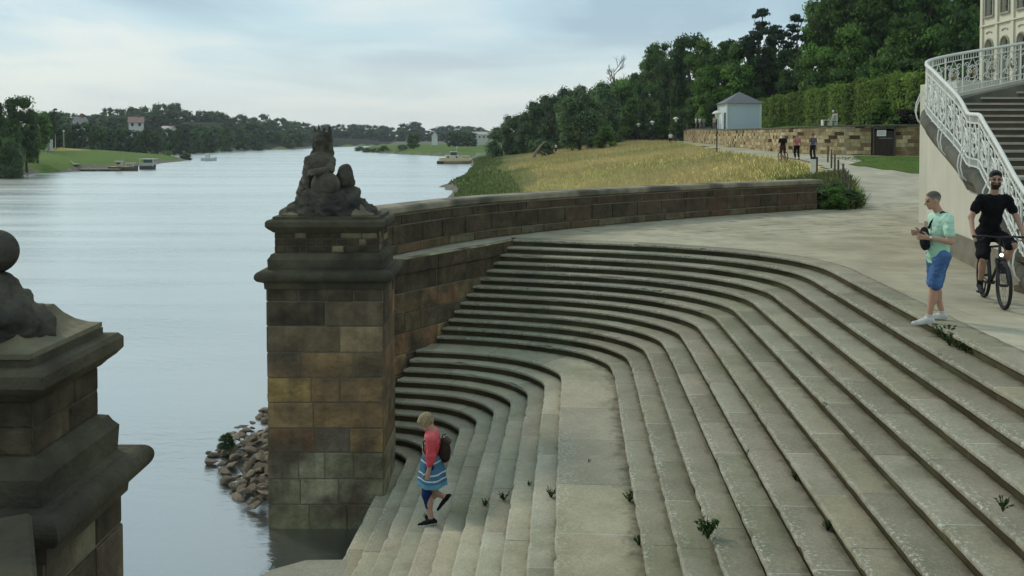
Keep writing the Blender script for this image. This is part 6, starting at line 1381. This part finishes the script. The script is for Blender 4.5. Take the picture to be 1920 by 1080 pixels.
# --- woman walking down the lower steps, facing the river
zw=-2.85; wx_,wy_=X(808,12.45),12.45
J=dict(head=(.075,0,1.405),shL=(.0,.155,1.235),shR=(.0,-.155,1.225),elL=(-.01,.2,.99),wrL=(.03,.19,.77),elR=(-.06,-.2,1.0),wrR=(.05,-.19,.78),hipL=(.0,.085,.82),hipR=(.0,-.085,.81),
 knL=(.07,.08,.43),anL=(.0,.08,.085),toeL=(.17,.09,.055),knR=(.08,-.08,.44),anR=(-.19,-.09,.32),toeR=(-.06,-.09,.17))
J['anL']=(.0,.08,.08)
def wshirt(v):
    if v[0]>.055 and abs(v[1])<.12 and v[2]<1.22: 
        return (.5,.46,.36) if (v[2]*16)%1<.55 else (.16,.15,.12)
    return (.62,.085,.10) if v[2]<1.22 else (.66,.13,.14)
wom,j,HM,C,TB=figure('blonde woman in a coral cardigan and blue striped skirt walking down the lower steps',(wx_,wy_,zw),pi,J,dict(face=(1,0,-.75),hup=(.5,0,1),hs=.97,sleeve=1.62,shirt=wshirt,hem=-.05,legs=.92,pants=(.016,.032,.11),flare=.0,shoe=(.012,.012,.015),sole=(.62,.62,.6),hair=(.36,.27,.13),skin=(.43,.26,.19),build=.92,
 handL=dict(pn=(0,-1,0),th=(1,0,0),curl=.6),handR=dict(pn=(0,1,0),th=(1,0,0),curl=.6),hr=(.112,.094,.095),hextra=[((-.055,0,-.015),(.062,.07,.05)),((.05,.02,.075),(.05,.06,.03)),((.02,.07,.005),(.05,.022,.04)),((.02,-.07,.005),(.05,.022,.04))],hcut=((.07,0,.02),(.9,0,-.6)),haircol=lambda v:tuple(np.array((.36,.28,.15))*(.7+.5*noise.noise(Vector((v[0]*60,v[1]*60,v[2]*25)))+.1))))
# leggings and skirt
def wcol(v): return (.016,.032,.11)
sdf_obj('leggings',[('c',V3(0,.085,.8),.085,V3(.07,.08,.43),.062,.03),('c',V3(.07,.08,.43),.062,V3(.035,.08,.26),.05,.03),('c',V3(0,-.085,.8),.085,V3(.08,-.08,.44),.062,.03),('c',V3(.08,-.08,.44),.062,V3(.0,-.085,.4),.056,.02)],.009,M_CLOTH,wom,k=.02,colf=wcol)
m=MB(); N=28; rings=[(.96,.12,.15,0.),(.88,.14,.17,.0),(.78,.175,.19,.01),(.68,.205,.205,.015),(.59,.225,.215,.01),(.56,.228,.218,.01)]; rows=[]
zs=np.linspace(.965,.545,22); vs=[]
for z in zs:
    a=float(np.interp(z,[.56,.68,.78,.88,.96],[.208,.192,.175,.155,.13])); b=float(np.interp(z,[.56,.68,.78,.88,.96],[.21,.205,.195,.18,.165])); cx=float(np.interp(z,[.56,.96],[-.01,0.]))
    for k in range(N): an=2*pi*k/N; w_=1+.05*sin(an*7)*(.96-z)/.4; vs.append((cx+a*w_*cos(an),b*w_*sin(an),z+.012*sin(an*3)))
b0=len(m.v); m.v+=vs
for i in range(len(zs)-1):
    z=zs[i]; c=(.07,.16,.25)
    if any(abs(z-q)<.012 for q in (.9,.74,.66)): c=(.5,.58,.6)
    elif z<.62: c=(.12,.28,.38)
    for k in range(N): m.f.append((i*N+k,(i+1)*N+k,(i+1)*N+(k+1)%N,i*N+(k+1)%N)); m.c.append(c)
fixn(m.build('skirt',M_CLOTH,wom,smooth=True))
rk=thing('backpack','small brown leather backpack on the back of the woman walking down the steps','backpack',(wx_+.17,wy_,zw+1.02)); 
sdf_obj('pack',[('e',(.01,0,-.02),(.085,.12,.15),None),('c',(0,0,.08),.06,(0,0,.12),.045,.03)],.01,M_CLOTH,rk,k=.03,colf=(.035,.025,.018),disp=nz3(9,.01,4))
m=MB(); m.box((.05,0,.13),(.1,.13,.05),M=Matrix.Rotation(R(35),3,'Y'),col=(.07,.05,.035)); m.build('flap',M_CLOTH,rk); m=MB(); m.tube([(-.03,0,.15),(-.02,.03,.2),(.02,0,.22)],.008,5,col=(.03,.02,.015)); m.build('handle',M_CLOTH,rk)
m=MB()
for s in (-1,1): m.tube([(-.05,s*.08,.1),(-.11,s*.1,.21),(-.19,s*.1,.23),(-.275,s*.11,.15),(-.27,s*.13,.02),(-.17,s*.15,-.08)],.012,5,col=(.05,.035,.025))
m.build('strap',M_CLOTH,rk)
# --- cyclist facing the camera
BD=13.75; bx0,by0=7.27,13.65; hdg=math.atan2(-.98,-.23)
BK_=thing('bicycle','dark mountain bike with a lit front lamp ridden by the bearded man','bicycle',(bx0,by0,0),hdg)
MT=mat('tyre_rubber',(.018,.018,.018),rough=.85,var=.2,scale=20)
def wheel(x,steer=0.):
    e=bpy.data.objects.new('wheel',None); 
    m=MB(); m.tube([(x+.325*cos(2*pi*k/36),0,.35+.325*sin(2*pi*k/36)) for k in range(37)],.026,8,cap=False); w=m.build('wheel',MT,BK_,smooth=True)
    bpy.data.objects.remove(e)
    m=MB(); m.tube([(x+.295*cos(2*pi*k/36),0,.35+.295*sin(2*pi*k/36)) for k in range(37)],.012,6,cap=False); m.build('rim',M_IRON,w)
    m=MB()
    for k in range(20): a=2*pi*k/20; m.tube([(x,.02*(-1)**k,.35),(x+.29*cos(a),0,.35+.29*sin(a))],.0016,3,cap=False)
    m.tube([(x,-.05,.35),(x,.05,.35)],.02,8); m.build('spokes',M_IRON,w); return w
wheel(.56); wheel(-.5)
m=MB(); bb=(-.1,0,.3); st=(-.25,0,.82); hd1=(.32,0,.9); hd2=(.37,0,.72)
for a,b,r in ((bb,st,.018),(st,hd1,.018),(bb,hd2,.022),(hd1,hd2,.022)): m.tube([a,b],r,8)
for s in (-.06,.06): m.tube([bb,(-.5,s,.35)],.011,6); m.tube([st,(-.5,s,.35)],.01,6)
m.build('frame',M_IRON,BK_)
m=MB()
for s in (-.06,.06): m.tube([(.38,s,.7),(.56,s,.35)],[.02,.016],8)
m.tube([(.38,-.07,.71),(.38,.07,.71)],.02,8); m.build('fork',M_IRON,BK_)
m=MB(); m.tube([(.32,0,.9),(.3,0,1.0),(.34,0,1.03)],.017,8); m.tube([(.27,-.34,1.03),(.31,-.2,1.045),(.35,0,1.03),(.31,.2,1.045),(.27,.34,1.03)],.013,8); m.build('handlebar',M_IRON,BK_,smooth=True)
for s in (-1,1): m=MB(); m.tube([(.275,s*.25,1.035),(.265,s*.36,1.03)],.018,8); m.build('grip',MT,BK_); m=MB(); m.tube([(.3,s*.2,1.04),(.36,s*.24,1.0),(.35,s*.3,.99)],.006,5); m.build('brake_lever',M_IRON,BK_)
m=MB(); m.tube([(-.25,0,.8),(-.28,0,.93)],.015,8); m.build('seat_post',M_IRON,BK_)
sdf_obj('saddle',[('c',V3(-.36,0,.95),.05,V3(-.15,0,.96),.022,.03),('c',V3(-.36,-.05,.95),.035,V3(-.36,.05,.95),.035,.03)],.012,MT,BK_,k=.02)
m=MB(); m.tube([(-.1,-.05,.3),(-.1,.05,.3)],.03,8); m.tube([(-.1,.07,.3),(-.04,.075,.46)],.012,6); m.tube([(-.1,-.07,.3),(-.16,-.075,.14)],.012,6); m.lathe([(.0,.0),(.09,.0),(.09,.01),(0,.01)],(-.1,-.06,.3),14); m.build('crank',M_IRON,BK_)
for (x,y,z) in ((-.04,.13,.46),(-.16,-.13,.14)): m=MB(); m.box((x,y,z),(.09,.1,.025)); m.build('pedal',M_IRON,BK_)
m=MB(); m.tube([(.36,-.02,.95),(.43,-.03,.86),(.4,-.02,.72)],.006,5); m.tube([(.36,.03,.97),(.42,.05,.85),(.2,.03,.7)],.006,5); m.build('cables',M_IRON,BK_)
LM=bpy.data.materials.new('bike_lamp'); LM.use_nodes=True; LM.node_tree.nodes['Principled BSDF'].inputs['Emission Color'].default_value=(1,.97,.9,1); LM.node_tree.nodes['Principled BSDF'].inputs['Emission Strength'].default_value=3
m=MB(); m.ell((.42,.0,.78),(.018,.026,.026),10,7); m.build('front_lamp',LM,BK_)
J=dict(head=(.07,.0,1.87),shL=(-.02,.175,1.575),shR=(-.02,-.175,1.575),elL=(.0,.32,1.29),wrL=(.2,.35,1.07),elR=(-.02,-.31,1.29),wrR=(.18,-.33,1.07),hipL=(-.27,.09,1.02),hipR=(-.27,-.09,1.02),
 knL=(.17,.22,.9),anL=(-.03,.14,.56),toeL=(.12,.16,.53),knR=(.06,-.15,.68),anR=(-.15,-.14,.26),toeR=(.02,-.15,.2))
cyc,j,HM,C,TB=figure('dark-haired bearded man in black T-shirt and shorts riding a bicycle towards the camera',(bx0,by0,0),hdg,J,dict(face=(1,-.12,-.08),hup=(0,0,1),hs=1.1,sleeve=.58,shirt=(.008,.008,.01),hem=.02,legs=.9,pants=(.010,.010,.012),flare=.03,shoe=(.04,.04,.042),sole=(.03,.03,.03),sock=((.015,.015,.015),.09),hair=(.012,.01,.009),skin=(.36,.21,.145),beard=(.02,.015,.012),build=1.03,
 handL=dict(pn=(.2,0,-1),th=(0,-1,0),curl=1.15,sp=.03,d=(.6,.0,-.4)),handR=dict(pn=(.2,0,-1),th=(0,1,0),curl=1.15,sp=.03,d=(.6,.0,-.4)),hcut=((.06,0,.045),(.8,0,-.6)),hextra=[((.045,0,.1),(.05,.06,.025))]))
# beard
sdf_obj('beard',[('e',C+HM@V3(.022,0,-.07),(.078,.07,.06),HM)],.007,M_HAIR,cyc,k=.01,cuts=[(C+HM@V3(.095,0,-.066),HM@V3(.5,0,1))],colf=(.018,.013,.01),disp=nz3(50,.003,2))
m=MB()
for s in (-1,1): m.tube([tuple(C+HM@V3(.1,s*(.012+.017*(1+cos(a*pi/6))),.008+.015*sin(a*pi/6))) for a in range(13)],.0035,4,col=(.02,.02,.02)); m.tube([tuple(C+HM@V3(.1,s*.047,.012)),tuple(C+HM@V3(0,s*.09,.012))],.0035,4,col=(.02,.02,.02))
m.build('glasses',M_METAL,cyc)
# --- three walkers and far figures
def walker(label,px,D,hgt,rz,shirt,pants,hairc,lg=1.8,arms=0,group=None,vox=.02,zoff=0,zabs=None,hat=None,sit=False):
    s=hgt/1.75; x=X(px,D); z=(gz(x,D) if zabs is None else zabs)+zoff
    J=dict(head=(.03,0,1.64),shL=(-.01,.19,1.42),shR=(-.01,-.19,1.42),elL=(-.05+arms*.12,.26,1.14),wrL=(.03+arms*.3,.27,.92+arms*.15),elR=(-.04+arms*.1,-.26,1.14),wrR=(.05+arms*.28,-.27,.92+arms*.15),hipL=(0,.1,.92),hipR=(0,-.1,.92),knL=(.09,.1,.5),anL=(.02,.11,.08),toeL=(.2,.12,.05),knR=(.02,-.1,.5),anR=(-.13,-.11,.1),toeR=(.04,-.12,.05))
    if sit: J.update(hipL=(-.1,.1,.5),hipR=(-.1,-.1,.5),knL=(.32,.12,.5),knR=(.32,-.12,.5),anL=(.36,.12,.08),anR=(.34,-.12,.08),toeL=(.52,.12,.05),toeR=(.5,-.12,.05),head=(-.02,0,1.24),shL=(-.1,.19,1.02),shR=(-.1,-.19,1.02),elL=(-.02,.25,.78),elR=(-.02,-.25,.78),wrL=(.2,.2,.7),wrR=(.2,-.2,.7))
    hd=dict(pn=(0,0,-1) if arms else (1,0,0),th=(1,0,0) if not arms else (0,0,1),curl=.6)
    t,_,HM_,C_,_=figure(label,(x,D,z),rz,J,dict(face=(1,0,-.1),sleeve=.6,shirt=shirt,hem=.05,legs=lg,pants=pants,shoe=(.08,.08,.08),sole=(.1,.1,.1),hair=hairc,handL=dict(hd),handR=dict(hd)),vox,group); t.scale=(s,s,s)
    if hat: m=MB(); m.ell(tuple(C_+V3(0,0,.1)),(.12,.11,.09),10,6,col=hat[0]); m.lathe([(.0,.06),(hat[1],.05),(hat[1],.06),(0,.09)],tuple(C_),14,col=hat[0]); m.build('hat',M_CLOTH,t)
    return t
AW=R(95)
walker('cyclist in a dark top and white helmet riding away up the path',1468,59,1.72,AW,(.016,.011,.011),(.05,.035,.03),(.6,.6,.58),lg=.9,arms=1,hat=((.62,.62,.6),.13),zoff=.12)
bk2=thing('bicycle','bicycle under the cyclist riding away up the path','bicycle',(X(1468,59.2),59.2,gz(X(1468,59),59)),AW)
for x in (-.5,.5):
    m=MB(); m.tube([(x+.32*cos(2*pi*k/20),0,.34+.32*sin(2*pi*k/20)) for k in range(21)],.03,5,cap=False); m.build('wheel',MT,bk2)
m=MB(); m.tube([(-.5,0,.34),(-.1,0,.3),(.38,0,.8),(-.2,0,.82),(-.5,0,.34)],.02,5); m.tube([(.5,0,.34),(.36,0,.98)],.02,5); m.build('frame',M_IRON,bk2); m=MB(); m.tube([(.34,-.32,1.0),(.34,.32,1.0)],.02,5); m.build('handlebar',M_IRON,bk2); m=MB(); m.box((-.25,0,.92),(.25,.14,.06)); m.build('saddle',MT,bk2)
walker('walker in a pink top and black trousers between the other two on the path',1494,60,1.66,AW,(.42,.17,.15),(.012,.010,.012),(.3,.24,.17),lg=1.75)
walker('walker in a purple-grey top and sun hat at the right of the path group',1524,60.5,1.68,AW,(.12,.105,.14),(.02,.017,.022),(.15,.12,.08),lg=1.85,hat=((.16,.14,.08),.2))
walker('distant figure in a white top and black trousers beside the second lamp',1257,118,1.6,R(100),(.7,.68,.62),(.015,.015,.015),(.1,.08,.05),lg=.9,vox=.03)
for i,(px,D) in enumerate([(1305,125),(1312,126),(1320,127),(1339,112)]):
    walker('small pale figure standing on the terrace left of the blue-grey hut',px,D,1.6,R(40*i),[(.6,.58,.5),(.5,.5,.47),(.3,.32,.33),(.5,.42,.38)][i],(.2,.18,.16),(.1,.08,.05),vox=.035,zabs=3.75 if D>120 else 3.5,group='people standing left of the hut')
walker('person in a pale hat sitting on the white garden chair on the wall',1561,70.2,1.5,pi,(.3,.33,.28),(.25,.25,.2),(.3,.25,.2),vox=.025,zabs=3.40,sit=True,hat=((.6,.6,.55),.12))
for i,px in enumerate((1030,1035,1042)):
    walker('tiny white-topped figure under the willows at the end of the path',px,165,1.6,R(30*i),(.65,.65,.62),(.04,.04,.05),(.1,.08,.05),vox=.04,group='people under the willows')
# ---------------------------------------------------------------- air
def haze():
    m=MB(); m.box((0,1000,27),(1900,2500,66)); o=m.build('haze',None); o['kind']='stuff'
    mt=bpy.data.materials.new('air'); mt.use_nodes=True; nt=mt.node_tree; nt.nodes.clear(); out=nt.nodes.new('ShaderNodeOutputMaterial'); v=nt.nodes.new('ShaderNodeVolumePrincipled'); v.inputs['Color'].default_value=(.85,.94,1,1); v.inputs['Density'].default_value=HAZE; v.inputs['Anisotropy'].default_value=.3
    nt.links.new(v.outputs[0],out.inputs['Volume']); o.data.materials.clear(); o.data.materials.append(mt)
HAZE=.00016
haze()
